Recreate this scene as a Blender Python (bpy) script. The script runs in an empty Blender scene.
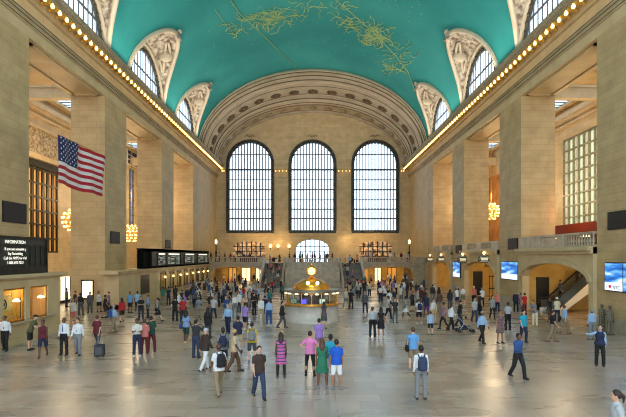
import bpy, bmesh, math, random
from mathutils import Vector, Matrix, Euler
SC = bpy.context.scene
COL = SC.collection
PI = math.pi
H = 4.7            # eye height above the concourse floor
F = 464.0          # focal length in pixels of the 626 wide frame
HY = 256.0         # eye level in the frame

# ------------------------------------------------------------------ camera
cam = bpy.data.cameras.new('camera'); camo = bpy.data.objects.new('camera', cam); COL.objects.link(camo)
cam.sensor_width = 36; cam.lens = 36 * F / 626; cam.shift_y = (HY - 208.5) / 626; cam.shift_x = 0.0
cam.clip_end = 400
camo.location = (0, 0, H); camo.rotation_euler = (PI / 2, 0, 0)
SC.camera = camo
# ------------------------------------------------------------------ world
w = bpy.data.worlds.new('world'); SC.world = w; w.use_nodes = True
bg = w.node_tree.nodes['Background']; bg.inputs[0].default_value = (0.72, 0.86, 1.0, 1); bg.inputs[1].default_value = 2.7
SC.view_settings.view_transform = 'Standard'; SC.view_settings.look = 'None'
SC.view_settings.gamma = 1; SC.view_settings.exposure = 0.3; SC.view_settings.use_curve_mapping = False
SC.cycles.use_denoising = True
SC.cycles.filter_width = 1.1
SC.cycles.max_bounces = 8; SC.cycles.diffuse_bounces = 5; SC.cycles.glossy_bounces = 3; SC.cycles.transparent_max_bounces = 6
SC.cycles.sample_clamp_indirect = 4; SC.cycles.caustics_reflective = False; SC.cycles.caustics_refractive = False

def area(name, loc, rot, sx, sy, power, col, portal=False):
    l = bpy.data.lights.new(name, 'AREA'); l.shape = 'RECTANGLE'; l.size = sx; l.size_y = sy
    l.energy = power; l.color = col
    if portal: l.cycles.is_portal = True
    o = bpy.data.objects.new(name, l); COL.objects.link(o); o.location = loc; o.rotation_euler = rot
    return o
def point(name, loc, power, col, r=0.3):
    l = bpy.data.lights.new(name, 'POINT'); l.energy = power; l.color = col; l.shadow_soft_size = r
    o = bpy.data.objects.new(name, l); COL.objects.link(o); o.location = loc
    return o
WARM = (1.0, 0.76, 0.47)
# daylight openings (portals only guide the sky light)
area('rear_opening_daylight', (0, -6, 17), (PI / 2, 0, 0), 36, 34, 1, (1, 1, 1), True)
for _x in (-12, 0, 12):
    area('far_window_daylight', (_x, 88.6, 18), (-PI / 2, 0, 0), 8, 17, 1, (1, 1, 1), True)
# cornice cove lights that wash the vault on each side
for _s in (-1, 1):
    area('cornice_cove_light', (_s * 17.3, 36, 22.7), (0, _s * math.radians(138), 0), 0.4, 72, 3000, (1.0, 0.88, 0.72))
# unseen upward area strip across the hall below the end arch
area('arch_uplight', (0, 77.5, 22.0), (math.radians(170), 0, 0), 30, 0.4, 260, (1.0, 0.86, 0.68))
# chandelier glow in the aisles
for _s in (-1, 1):
    for _y, _p in ((27, 900), (44.5, 850), (60, 1200), (70, 500)):
        point('aisle_glow', (_s * 23.4, _y, 12.5), _p, WARM, 1.0)
# lamps under the balconies and in the passages
for _s in (-1, 1):
    for _y in (35.5, 51, 66):
        point('passage_lamp', (_s * 21.5, _y - 1.0, 4.4), 240 if _s > 0 else 60, (1.0, 0.66, 0.22), 0.2)
    for _x in (9, 12.3, 15.5):
        point('under_balcony_lamp', (_s * _x, 81, 3.0), 150, (1.0, 0.70, 0.28), 0.2)
    point('balcony_cafe_lamp', (_s * 11, 85, 7.4), 260, (1.0, 0.62, 0.25), 0.3)
    point('balcony_wall_lamp', (_s * 6.2, 86, 7.6), 120, (1.0, 0.66, 0.3), 0.3)

# ------------------------------------------------------------------ helpers
class MB:
    def __init__(s): s.v = []; s.f = []; s.m = []; s.sm = []
    def add(s, vs, fs, m=0, smooth=False):
        b = len(s.v); s.v += [tuple(v) for v in vs]
        for f in fs: s.f.append([b + i for i in f]); s.m.append(m); s.sm.append(smooth)
    def box(s, x0, x1, y0, y1, z0, z1, m=0):
        x0, x1 = sorted((x0, x1)); y0, y1 = sorted((y0, y1)); z0, z1 = sorted((z0, z1))
        s.add([(x0,y0,z0),(x1,y0,z0),(x1,y1,z0),(x0,y1,z0),(x0,y0,z1),(x1,y0,z1),(x1,y1,z1),(x0,y1,z1)],
              [(0,3,2,1),(4,5,6,7),(0,1,5,4),(1,2,6,5),(2,3,7,6),(3,0,4,7)], m)
    def prism(s, pts, a, b, axis='y', m=0, smooth=False):
        n = len(pts)
        def P(p, t):
            return (p[0], t, p[1]) if axis == 'y' else ((t, p[0], p[1]) if axis == 'x' else (p[0], p[1], t))
        vs = [P(p, a) for p in pts] + [P(p, b) for p in pts]
        s.add(vs, [(i, (i+1) % n, n + (i+1) % n, n + i) for i in range(n)], m, smooth)
        s.add([P(p, a) for p in pts], [tuple(range(n))], m); s.add([P(p, b) for p in pts], [tuple(range(n))], m)
    def lathe(s, prof, c=(0,0,0), seg=16, m=0, sx=1, sy=1, smooth=True, cap=True):
        vs = []; fs = []; n = len(prof)
        for k in range(seg):
            a = 2*PI*k/seg
            for r, z in prof: vs.append((c[0]+sx*r*math.cos(a), c[1]+sy*r*math.sin(a), c[2]+z))
        for k in range(seg):
            k2 = (k+1) % seg
            for i in range(n-1): fs.append((k*n+i, k2*n+i, k2*n+i+1, k*n+i+1))
        s.add(vs, fs, m, smooth)
        if cap:
            for i in (0, n-1):
                if prof[i][0] > 1e-4: s.add([vs[k*n+i] for k in range(seg)], [tuple(range(seg))], m)
    def ball(s, c, r, m=0, seg=12, rings=8, sc=(1,1,1)):
        vs = []; fs = []
        for i in range(rings+1):
            t = PI*i/rings
            for k in range(seg):
                a = 2*PI*k/seg
                vs.append((c[0]+r*sc[0]*math.sin(t)*math.cos(a), c[1]+r*sc[1]*math.sin(t)*math.sin(a), c[2]+r*sc[2]*math.cos(t)))
        for i in range(rings):
            for k in range(seg):
                k2 = (k+1) % seg; fs.append((i*seg+k, (i+1)*seg+k, (i+1)*seg+k2, i*seg+k2))
        s.add(vs, fs, m, True)
    def tube(s, pts, rs, seg=8, m=0, flat=None):
        pts = [Vector(p) for p in pts]
        if not isinstance(rs, (list, tuple)): rs = [rs]*len(pts)
        n = len(pts); vs = []; fs = []
        prev = None
        for i, p in enumerate(pts):
            d = (pts[min(i+1, n-1)] - pts[max(i-1, 0)])
            if d.length < 1e-9: d = Vector((0,0,1))
            d.normalize()
            if prev is None:
                up = Vector((0,0,1)) if abs(d.z) < .9 else Vector((0,1,0))
                u = d.cross(up).normalized()
            else:
                u = (prev - d*prev.dot(d)).normalized()
            prev = u; v2 = d.cross(u)
            for k in range(seg):
                a = 2*PI*k/seg
                vs.append(p + (u*math.cos(a) + v2*math.sin(a)*(flat or 1))*rs[i])
        for i in range(n-1):
            for k in range(seg):
                k2 = (k+1) % seg; fs.append((i*seg+k, i*seg+k2, (i+1)*seg+k2, (i+1)*seg+k))
        s.add(vs, fs, m, True)
        s.add(vs[:seg], [tuple(range(seg))], m); s.add(vs[-seg:], [tuple(range(seg))], m)
    def grid(s, fn, nu, nv, m=0, smooth=True):
        vs = [fn(i/nu, j/nv) for i in range(nu+1) for j in range(nv+1)]
        fs = [(i*(nv+1)+j, (i+1)*(nv+1)+j, (i+1)*(nv+1)+j+1, i*(nv+1)+j+1) for i in range(nu) for j in range(nv)]
        s.add(vs, fs, m, smooth)
    def mesh(s, name, mats, weld=False):
        me = bpy.data.meshes.new(name); me.from_pydata([tuple(v) for v in s.v], [], s.f)
        me.polygons.foreach_set('material_index', s.m); me.polygons.foreach_set('use_smooth', s.sm)
        if not isinstance(mats, (list, tuple)): mats = [mats]
        for mt in mats: me.materials.append(mt)
        bm = bmesh.new(); bm.from_mesh(me)
        if weld: bmesh.ops.remove_doubles(bm, verts=bm.verts, dist=1e-4)
        bmesh.ops.recalc_face_normals(bm, faces=bm.faces); bm.to_mesh(me); bm.free()
        me.update()
        return me
    def build(s, name, mats, parent=None, weld=False, loc=None):
        o = bpy.data.objects.new(name, s.mesh(name, mats, weld)); COL.objects.link(o)
        if parent: o.parent = parent
        if loc: o.location = loc
        return o

def tag(o, label, cat, group=None, kind=None):
    o['label'] = label; o['category'] = cat
    if group: o['group'] = group
    if kind: o['kind'] = kind
    return o
def empty(name, loc, rz=0, label=None, cat=None, group=None):
    o = bpy.data.objects.new(name, None); COL.objects.link(o); o.location = loc; o.rotation_euler = (0, 0, rz)
    o.empty_display_size = 0.1
    if label: tag(o, label, cat, group)
    return o
def struct(o): o['kind'] = 'structure'; return o
def dup(o, loc, rz=None, label=None):
    r = o.copy(); COL.objects.link(r); r.location = loc
    if rz is not None: r.rotation_euler = (0, 0, rz)
    if label: r['label'] = label
    for ch in list(o.children):
        c = ch.copy(); COL.objects.link(c); c.parent = r
        for g in list(ch.children):
            d = g.copy(); COL.objects.link(d); d.parent = c
    return r

# ------------------------------------------------------------------ materials
def lin(c): return tuple((x/12.92 if x <= .04045 else ((x+.055)/1.055)**2.4) for x in [v/255 for v in c]) + (1,)
def base_mat(name, rough=.6, metal=0, col=(128,128,128)):
    m = bpy.data.materials.new(name); m.use_nodes = True
    b = m.node_tree.nodes['Principled BSDF']; b.inputs['Roughness'].default_value = rough; b.inputs['Metallic'].default_value = metal
    b.inputs['Base Color'].default_value = lin(col)
    return m, m.node_tree, b
def noisy(name, c1, c2, scale=4, rough=.6, metal=0, bump=0, detail=4):
    m, t, b = base_mat(name, rough, metal, c1)
    n = t.nodes.new('ShaderNodeTexNoise'); n.inputs['Scale'].default_value = scale; n.inputs['Detail'].default_value = detail
    tc = t.nodes.new('ShaderNodeTexCoord'); t.links.new(tc.outputs['Object'], n.inputs['Vector'])
    r = t.nodes.new('ShaderNodeValToRGB'); r.color_ramp.elements[0].color = lin(c1); r.color_ramp.elements[1].color = lin(c2)
    r.color_ramp.elements[0].position = .35; r.color_ramp.elements[1].position = .65
    t.links.new(n.outputs['Fac'], r.inputs['Fac']); t.links.new(r.outputs['Color'], b.inputs['Base Color'])
    if bump:
        bp = t.nodes.new('ShaderNodeBump'); bp.inputs['Strength'].default_value = bump; bp.inputs['Distance'].default_value = .05
        t.links.new(n.outputs['Fac'], bp.inputs['Height']); t.links.new(bp.outputs['Normal'], b.inputs['Normal'])
    return m
def stone(name, c1, c2, cm, bw=1.5, bh=.62, rough=.55):
    m, t, b = base_mat(name, rough)
    g = t.nodes.new('ShaderNodeNewGeometry'); sp = t.nodes.new('ShaderNodeSeparateXYZ'); t.links.new(g.outputs['Position'], sp.inputs[0])
    ad = t.nodes.new('ShaderNodeMath'); t.links.new(sp.outputs[0], ad.inputs[0]); t.links.new(sp.outputs[1], ad.inputs[1])
    cb = t.nodes.new('ShaderNodeCombineXYZ'); t.links.new(ad.outputs[0], cb.inputs[0]); t.links.new(sp.outputs[2], cb.inputs[1])
    br = t.nodes.new('ShaderNodeTexBrick'); t.links.new(cb.outputs[0], br.inputs['Vector'])
    br.inputs['Color1'].default_value = lin(c1); br.inputs['Color2'].default_value = lin(c2); br.inputs['Mortar'].default_value = lin(cm)
    br.inputs['Scale'].default_value = 1; br.inputs['Mortar Size'].default_value = .018; br.inputs['Mortar Smooth'].default_value = .3
    br.inputs['Brick Width'].default_value = bw; br.inputs['Row Height'].default_value = bh; br.inputs['Bias'].default_value = -.1
    n = t.nodes.new('ShaderNodeTexNoise'); n.inputs['Scale'].default_value = .9; n.inputs['Detail'].default_value = 6
    t.links.new(g.outputs['Position'], n.inputs['Vector'])
    mx = t.nodes.new('ShaderNodeMix'); mx.data_type = 'RGBA'; mx.blend_type = 'OVERLAY'; mx.inputs[0].default_value = .35
    t.links.new(br.outputs['Color'], mx.inputs[6]); t.links.new(n.outputs['Fac'], mx.inputs[7])
    t.links.new(mx.outputs[2], b.inputs['Base Color'])
    bp = t.nodes.new('ShaderNodeBump'); bp.inputs['Strength'].default_value = .25; bp.inputs['Distance'].default_value = .02
    t.links.new(br.outputs['Fac'], bp.inputs['Height']); bp.invert = True; t.links.new(bp.outputs['Normal'], b.inputs['Normal'])
    return m
def emis(name, col, s):
    m, t, b = base_mat(name, .5, 0, col)
    b.inputs['Emission Color'].default_value = lin(col); b.inputs['Emission Strength'].default_value = s
    return m
def glass(name, tint=(.9,.95,1), trans=.55):
    m = bpy.data.materials.new(name); m.use_nodes = True; t = m.node_tree; t.nodes.clear()
    o = t.nodes.new('ShaderNodeOutputMaterial'); mx = t.nodes.new('ShaderNodeMixShader'); mx.inputs[0].default_value = trans
    a = t.nodes.new('ShaderNodeBsdfTransparent'); a.inputs[0].default_value = (*tint, 1)
    g = t.nodes.new('ShaderNodeBsdfTranslucent'); g.inputs[0].default_value = (*tint, 1)
    m2 = t.nodes.new('ShaderNodeMixShader'); m2.inputs[0].default_value = .05; gl = t.nodes.new('ShaderNodeBsdfGlossy'); gl.inputs['Roughness'].default_value = .1
    t.links.new(g.outputs[0], mx.inputs[1]); t.links.new(a.outputs[0], mx.inputs[2])
    t.links.new(mx.outputs[0], m2.inputs[1]); t.links.new(gl.outputs[0], m2.inputs[2]); t.links.new(m2.outputs[0], o.inputs[0])
    return m

M = {}
M['stone'] = stone('limestone_blocks', (198,170,124), (188,160,114), (174,147,104), 1.5, .5)
M['stone_far'] = stone('pale_limestone_blocks', (204,182,140), (194,172,130), (184,162,122), 1.6, .56)
M['plain'] = noisy('smooth_limestone', (210,188,146), (197,173,130), .8, .6)
M['cream'] = noisy('cream_plaster', (206,192,168), (190,175,150), .5, .7)
M['arch'] = noisy('arch_plaster', (196,182,158), (176,160,136), .6, .75, bump=.1)
M['relief'] = noisy('carved_plaster', (208,198,180), (112,94,76), 2.2, .8, bump=1.0, detail=6)
M['relief_fine'] = noisy('carved_band', (200,182,146), (120,100,70), 4.5, .7, bump=.8, detail=4)
M['marble'] = noisy('grey_marble', (190,176,152), (164,149,126), 1.5, .3, detail=8)
M['marble_dark'] = noisy('dark_marble_base', (128,118,104), (104,96,84), 1.5, .3, detail=8)
M['bronze'] = noisy('dark_bronze', (58,56,48), (40,40,36), 3, .45, .6)
M['dark'] = base_mat('black_paint', .5, 0, (18,20,22))[0]
M['iron'] = base_mat('dark_window_iron', .5, .2, (84,92,100))[0]
M['gold'] = noisy('gilded_leaf', (244,200,100), (206,150,56), 6, .4, .25)
M['brass'] = noisy('polished_brass', (232,176,78), (206,142,48), 3, .3, .8)
M['goldpaint'] = base_mat('gold_leaf_line', .6, 0, (168,196,132))[0]
M['bulb'] = emis('warm_bulb', (255,208,124), 3.6)
M['lamp'] = emis('lamp_white', (255,236,190), 1.8)
M['amber'] = emis('amber_lit_glass', (226,166,80), .36)
M['clockface'] = emis('opal_clock_face', (255,226,140), 1.6)
M['pane'] = glass('daylight_glass')
M['pane_green'] = glass('greenish_glass', (.66,.62,.46), .3)
M['yellow_wall'] = noisy('yellow_lit_plaster', (214,176,96), (196,156,80), 1, .7)
M['white'] = base_mat('white_enamel', .4, 0, (226,224,216))[0]
M['marble_light'] = noisy('pale_marble', (206,200,188), (186,178,166), 1.5, .25, detail=8)
M['steel'] = base_mat('brushed_steel', .3, .8, (190,194,198))[0]
M['red_awning'] = base_mat('red_orange_canvas', .6, 0, (138,48,28))[0]
M['wood'] = noisy('brown_wood', (104,62,34), (84,48,26), 3, .5)
M['board'] = noisy('dark_green_board', (34,42,38), (26,32,30), 2, .45)
M['letters'] = emis('lit_letters', (240,236,220), .9)
M['stairs'] = noisy('worn_stair_marble', (120,112,102), (98,92,84), 2, .4)

# marble floor: large slabs with soft veining, polished
def floor_mat():
    m, t, b = base_mat('tennessee_marble_floor', .2)
    g = t.nodes.new('ShaderNodeNewGeometry')
    br = t.nodes.new('ShaderNodeTexBrick'); t.links.new(g.outputs['Position'], br.inputs['Vector'])
    br.offset = 0.5; br.inputs['Scale'].default_value = 1; br.inputs['Brick Width'].default_value = 1.5; br.inputs['Row Height'].default_value = .75
    br.inputs['Mortar Size'].default_value = .012; br.inputs['Color1'].default_value = lin((180,162,146)); br.inputs['Color2'].default_value = lin((158,140,126))
    br.inputs['Mortar'].default_value = lin((132,116,100)); br.inputs['Bias'].default_value = 0
    n = t.nodes.new('ShaderNodeTexNoise'); n.inputs['Scale'].default_value = .55; n.inputs['Detail'].default_value = 7; n.inputs['Distortion'].default_value = .6
    mp = t.nodes.new('ShaderNodeMapping'); mp.inputs['Scale'].default_value = (.5, 1.6, 1); t.links.new(g.outputs['Position'], mp.inputs[0]); t.links.new(mp.outputs[0], n.inputs['Vector'])
    mx = t.nodes.new('ShaderNodeMix'); mx.data_type = 'RGBA'; mx.blend_type = 'OVERLAY'; mx.inputs[0].default_value = .5
    t.links.new(br.outputs['Color'], mx.inputs[6]); t.links.new(n.outputs['Fac'], mx.inputs[7]); t.links.new(mx.outputs[2], b.inputs['Base Color'])
    mr = t.nodes.new('ShaderNodeMapRange'); mr.inputs[3].default_value = .18; mr.inputs[4].default_value = .4
    t.links.new(n.outputs['Fac'], mr.inputs[0]); t.links.new(mr.outputs[0], b.inputs['Roughness'])
    return m
M['floor'] = floor_mat()
M['floor'].node_tree.nodes['Principled BSDF'].inputs['IOR'].default_value = 2.0
def teal_mat():
    m, t, b = base_mat('turquoise_vault_paint', .75)
    g = t.nodes.new('ShaderNodeNewGeometry')
    n = t.nodes.new('ShaderNodeTexNoise'); n.inputs['Scale'].default_value = .12; n.inputs['Detail'].default_value = 8; t.links.new(g.outputs['Position'], n.inputs['Vector'])
    r = t.nodes.new('ShaderNodeValToRGB'); e = r.color_ramp.elements
    e[0].position = .3; e[0].color = lin((6,128,128)); e[1].position = .75; e[1].color = lin((52,162,160))
    t.links.new(n.outputs['Fac'], r.inputs['Fac']); t.links.new(r.outputs['Color'], b.inputs['Base Color'])
    return m
M['teal'] = teal_mat()
# ================================================================== the hall
YF = 88.0; YA = 74.0; XN = 18.3; XA = 21.3; XB = 28.0; ZL = 18.8; ZV = 21.8; BV = 12.7; YR = -6.0
BAYS = [5.0, 20.3, 35.6, 50.9, 66.2]
PILL = [(-6, -1.4), (10, 14.6), (25.2, 29.9), (40.8, 45.5), (56.2, 60.9), (70.8, 74.0)]

m_ = MB(); m_.box(-27, 27, YR, 90, -.4, 0); floor = struct(m_.build('floor', M['floor']))

# walls with arched openings: columns of (u0,u1) split at openings
def arched_wall(P, u0, u1, z0, ztop, holes, t0, t1, mb=None, m=0, nseg=14, extra=24):
    mb = mb or MB()
    cuts = {u0, u1}
    for h in holes:
        for k in range(nseg+1): cuts.add(round(h[0] + (h[1]-h[0])*k/nseg, 5))
    if extra:
        for k in range(extra+1): cuts.add(round(u0 + (u1-u0)*k/extra, 5))
    cs = sorted(cuts)
    def hz(h, u):
        x = (u - (h[0]+h[1])/2) / ((h[1]-h[0])/2)
        return h[3] + h[4]*math.sqrt(max(0, 1-x*x))
    def cell(a, b, za, zb, ta, tb, sa, sb):
        vs = [P(a,t0,za), P(b,t0,zb), P(b,t0,tb), P(a,t0,ta), P(a,t1,za), P(b,t1,zb), P(b,t1,tb), P(a,t1,ta)]
        fs = [(0,1,2,3), (4,7,6,5), (0,4,5,1), (3,2,6,7)]
        if sa: fs.append((0,3,7,4))
        if sb: fs.append((1,5,6,2))
        mb.add(vs, fs, m)
    for a, b in zip(cs, cs[1:]):
        mid = (a+b)/2; ea = abs(a-u0) < 1e-4; eb = abs(b-u1) < 1e-4
        hit = [h for h in holes if h[0] < mid < h[1]]
        if not hit:
            sa = ea or any(abs(h[1]-a) < 1e-3 for h in holes); sb = eb or any(abs(h[0]-b) < 1e-3 for h in holes)
            cell(a, b, z0, z0, ztop(a), ztop(b), sa, sb)
        else:
            h = hit[0]
            if h[2] > z0 + 1e-4: cell(a, b, z0, z0, h[2], h[2], ea, eb)
            cell(a, b, hz(h, a), hz(h, b), ztop(a), ztop(b), ea, eb)
    return mb

def side_P(s): return lambda u, t, z: (s*t, u, z)
def far_P(u, t, z): return (u, t, z)

M['warm_lit_wall'] = noisy('amber_lit_plaster', (176,124,66), (150,100,50), .8, .7)  # amber lamp light on the right aisle wall, put into its colour
M['greybronze'] = noisy('grey_green_window_metal', (150,150,124), (122,124,104), 3, .5, .2)
# --- pillars
for s, side in ((-1, 'left'), (1, 'right')):
    for i, (a, b) in enumerate(PILL):
        if i in (0, 1): 
            wh = 'behind the frame'
        nm = ['nearest the camera, beside the open end', 'second from the open end', 'closest one at the edge of the picture', 'second one seen from the picture edge', 'third one seen from the picture edge', 'last one before the great end arch'][i]
        p = empty('stone_pillar', (s*(XN+XA)/2, (a+b)/2, 0), 0, 'massive square limestone pillar on the %s side, %s' % (side, nm), 'pillar')
        q = MB(); q.box(-1.5, 1.5, -(b-a)/2, (b-a)/2, .9, ZL); q.build('shaft', M['stone'], p)
        q = MB(); q.box(-1.54, 1.54, -(b-a)/2-.06, (b-a)/2+.06, 0, .75); q.box(-1.52, 1.52, -(b-a)/2-.03, (b-a)/2+.03, .75, .9); q.build('plinth', M['marble'], p)

# --- beams over the pillars, aisles and their ceilings
for s, side in ((-1, 'left'), (1, 'right')):
    q = MB()
    q.box(s*XN, s*XA, YR, YF, ZL, 22.3); q.box(s*XN, s*XB, 73.9, YF, 0, ZL+.1)
    for yc in BAYS:   # recessed soffit border
        y0, y1 = yc-4.9, yc+4.9
        for x0, x1, a, b in ((XN+.35, XN+.55, y0, y1), (XA-.55, XA-.35, y0, y1), (XN+.35, XA-.35, y0, y0+.2), (XN+.35, XA-.35, y1-.2, y1)):
            q.box(s*x0, s*x1, a, b, ZL-.14, ZL)
    # aisle ceiling with skylight gaps, cross beams
    q.box(s*XA, s*(XA+.5), YR, YF, 21, 21.4); q.box(s*(XB-.7), s*XB, YR, YF, 21, 21.4)
    ys = [YR] + [v for yc in BAYS for v in (yc-5, yc+5)] + [YF]
    for a, b in zip(ys[::2], ys[1::2]): q.box(s*(XA+.5), s*(XB-.7), a, b, 21, 21.4)
    for a, b in PILL: q.box(s*XA, s*XB, a, a+.7, 18.6, 19.5); q.box(s*XA, s*XB, a-.1, a+.8, 19.5, 19.7)
    struct(q.build('wall_%s' % side, M['plain']))
    for yc in BAYS[1:]:
        q = MB(); q.box(s*(XA+.5), s*(XB-.7), yc-5, yc+5, 21.3, 21.32)
        wn = struct(q.build('window_%d' % (30 + (s > 0)), M['pane'])); q = MB()
        for k in range(13): q.box(s*(XA+.5), s*(XB-.7), yc-5+k*.82, yc-5+k*.82+.2, 21.22, 21.3)
        for k in range(4): q.box(s*(XA+.5+k*.78), s*(XA+.62+k*.78), yc-5, yc+5, 21.22, 21.3)
        q.build('glazing_bar', M['iron'], wn)
    # back wall of the aisle with tall windows
    if s < 0: holes = [(yc-5.5, 51.0, 5.15, 14.4, 0) if i == 2 else ((70.6, 72.6, 8.7, 18.0, 0) if i == 3 else (yc-5, yc+5, 5.15, 14.4, 0)) for i, yc in enumerate(BAYS[:4])]
    else: holes = [(yc-4.5, 52.0, 7.7, 17.5, 0) if i == 2 else (yc-5, yc+4.8, 7.7, 17.5, 0) for i, yc in enumerate(BAYS[:3])]
    q = arched_wall(side_P(s), YR, YF, 0, lambda u: 21.4, holes, XB, XB+.6, extra=0, nseg=1)
    struct(q.build('wall_%s' % side, M['stone_far']))
    # carved band and string course on the back wall
    q = MB()
    zt = 20.2 if s < 0 else 20.4
    q.box(s*(XB-.3), s*XB, YR, 66, zt-.8, zt-.5); q.box(s*(XB-.45), s*XB, YR, 66, zt-.5, zt); q.box(s*(XB-.2), s*XB, YR, 66, zt-1.4, zt-1.2)
    struct(q.build('trim_%d' % (5 if s < 0 else 6), M['plain']))
    if s < 0:
        q = MB(); q.grid(lambda a, b: (-(XB-.12)+.05*math.sin(a*90)*math.sin(b*14), 30.5+a*20.5, 15.0+b*2.6), 110, 10)
        struct(q.build('trim_7', M['relief_fine']))
        q = MB(); q.box(-(XB-.3), -XB, 30.1, 51.4, 14.5, 15.0); q.box(-(XB-.3), -XB, 30.1, 51.4, 17.6, 17.9); q.box(-(XB-.3), -XB, 30.1, 30.5, 15.0, 17.6); q.box(-(XB-.3), -XB, 51.0, 51.4, 15.0, 17.6)
        struct(q.build('trim_8', M['plain']))
    if s < 0:
        q = MB(); q.box(-XB+.05, -XB, 70.0, 73.6, 18.6, 20.9)
        for k in range(4):
            for j in range(3): q.box(-XB+.05, -XB+.1, 70.1+k*.88, 70.8+k*.88, 18.75+j*.72, 19.3+j*.72, 1)
        struct(q.build('window_60', [M['white'], M['dark']]))
    else:
        q = MB(); q.box(XB-.2, XB, 60, 80, 16.6, 17.0); q.box(XB-.12, XB, 60, 80, 5.3, 16.6); struct(q.build('trim_10', M['warm_lit_wall']))
    # the windows
    for i, h in enumerate(holes):
        y0, y1, z0, z1 = h[:4]
        wn = MB()
        if s < 0 and i == 2:
            wn.box(s*(XB+.2), s*(XB+.22), y0, y1, z0, z1); wn = struct(wn.build('window_1%d' % i, M['amber']))
            q = MB(); n = int((y1-y0)/.9)
            for k in range(n+1): q.box(s*(XB+.04), s*(XB+.2), y0+k*(y1-y0)/n-.2, y0+k*(y1-y0)/n+.2, z0, z1)
            for k in range(7): q.box(s*(XB-.02), s*(XB+.19), y0, y1, z0+k*1.4-.1, z0+k*1.4+.06)
            q.box(s*(XB-.2), s*(XB+.2), y0, y1, z1-.7, z1)
            q.build('bronze_mullions', M['bronze'], wn)
        else:
            wn.box(s*(XB+.3), s*(XB+.32), y0, y1, z0, z1); wn = struct(wn.build('window_%d' % (10+i if s < 0 else 20+i), M['pane'] if (s < 0 or i != 2) else M['pane_green']))
            q = MB(); dy = 1.15 if s < 0 else .95; n = max(3, round((y1-y0)/dy)); nz = round((z1-z0)/1.2)
            for k in range(n+1): q.box(s*(XB+.05), s*(XB+.28), y0+k*(y1-y0)/n-.07, y0+k*(y1-y0)/n+.07, z0, z1)
            for k in range(nz+1): q.box(s*(XB+.0), s*(XB+.26), y0, y1, z0+k*(z1-z0)/nz-.08, z0+k*(z1-z0)/nz+.08)
            q.build('window_frame', M['iron'] if s < 0 else M['greybronze'], wn)
            if s > 0 and i == 2:
                q = MB()
                for k in range(n):
                    if k % 2: q.box(s*(XB+.1), s*(XB+.16), y0+(k+.35)*(y1-y0)/n, y0+(k+.65)*(y1-y0)/n, z0, z1)
                q.build('inner_blind', M['white'], wn)

# --- cornice with architrave, both sides, then across the end wall
prof = [(0,18.8),(.02,19.45),(.16,19.5),(.16,19.68),(.26,19.72),(.26,19.86),(.36,19.9),(.36,20.04),(.14,20.12),(.14,20.9),(.3,20.95),(.4,21.1),(.5,21.3),(.62,21.36),
        (1.0,21.42),(1.15,21.62),(1.3,21.7),(1.36,21.8),(1.4,21.9),(1.4,22.05),(0,22.1)]
M['groove'] = base_mat('dark_cornice_fillet', .7, 0, (92,84,70))[0]
M['cornice_dark'] = noisy('carved_cornice_top', (186,170,140), (140,126,102), 8, .7, bump=.5)
for s in (-1, 1):
    q = MB(); pts = [(s*(XN-d), z) for d, z in prof]
    q.prism(pts[:-6] + [(s*XN, prof[-7][1])], YR, YF, 'y'); 
    pp = [(s*XN, 21.36)] + pts[-7:]
    q.prism(pp, YR, YF, 'y', 1)
    for dz, dd in ((19.58, .18), (19.8, .28), (19.98, .38)): q.box(s*(XN-dd), s*(XN-dd+.04), YR, YF, dz-.035, dz+.035, 2)
    tr = struct(q.build('trim_%d' % (1 if s < 0 else 2), [M['plain'], M['cornice_dark'], M['groove']]))

def cornice_lamp():
    r = empty('cornice_lamp', (0, 0, -50), 0, 'bare bulb in a gilded leaf socket on the side cornice', 'lamp', 'bare bulbs along the side cornices')
    q = MB(); q.tube([(0,0,0), (.2,0,.14), (.5,0,.14), (.72,0,-.04)], [.17,.22,.23,.14], 8, 0, .9)
    for k in range(5):
        a = -1.0 + k*.5; q.tube([(.15,math.sin(a)*.14,.1), (.45,math.sin(a)*.3,.26), (.74,math.sin(a)*.36,.02)], [.1,.13,.05], 5, 0, .5)
    q.build('leaf_socket', M['gold'], r)
    q = MB(); q.lathe([(0,-.17),(.09,-.13),(.13,-.03),(.1,.07),(.06,.13),(.05,.2)], (.74,0,-.14), 10); q.build('bulb', M['bulb'], r)
    return r
cl = cornice_lamp(); n = 0; first = True
for s in (-1, 1):
    y = 17.2
    while y < 87.5:
        p = (s*(XN-.5), y, 21.2)
        if first: cl.location = p; cl.rotation_euler = (0,0,0 if s < 0 else PI); first = False
        else: dup(cl, p, 0 if s < 0 else PI, 'bare bulb in a gilded leaf socket on the %s side cornice' % ('left' if s < 0 else 'right'))['group'] = 'bare bulbs along the %s cornice' % ('left' if s < 0 else 'right')
        y += .88
cl['label'] = 'bare bulb in a gilded leaf socket on the left side cornice'; cl['group'] = 'bare bulbs along the left cornice'

# --- end wall with three great windows
WX = [-11.9, -.1, 11.8]; WR = 4.05; WZ0 = 9.5; WZ1 = 22.2
def ell(u, a=XN, b=BV): return ZV + b*math.sqrt(max(0, 1-(u/a)**2))
holes = [(x-WR-.35, x+WR+.35, WZ0-.4, WZ1, WR+.35) for x in WX]
q = arched_wall(far_P, -XN, XN, 8.3, lambda u: ell(u, 18.3, 12.2)+.05, holes, YF, YF+.7, extra=40, nseg=24)
struct(q.build('wall_far', M['stone_far']))
lh = [(-15.2,-9.1,3.6,6.6,.9), (-3.2,3.0,3.6,6.2,1.6), (8.7,15.0,3.6,6.6,.9)]
q = arched_wall(far_P, -XN, XN, 0, lambda u: 8.3, lh, YF, YF+.7, extra=0, nseg=16)
struct(q.build('wall_far', M['stone_far']))
M['lunette_frame'] = noisy('weathered_bronze_frame', (84,82,72), (52,54,52), 3, .5, .3, bump=.6)
def arch_pts(cx, r, z0, zs, n=24):
    return [(cx-r, z0)] + [(cx - r*math.cos(PI*k/n), zs + r*math.sin(PI*k/n)) for k in range(n+1)] + [(cx+r, z0)]
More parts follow.
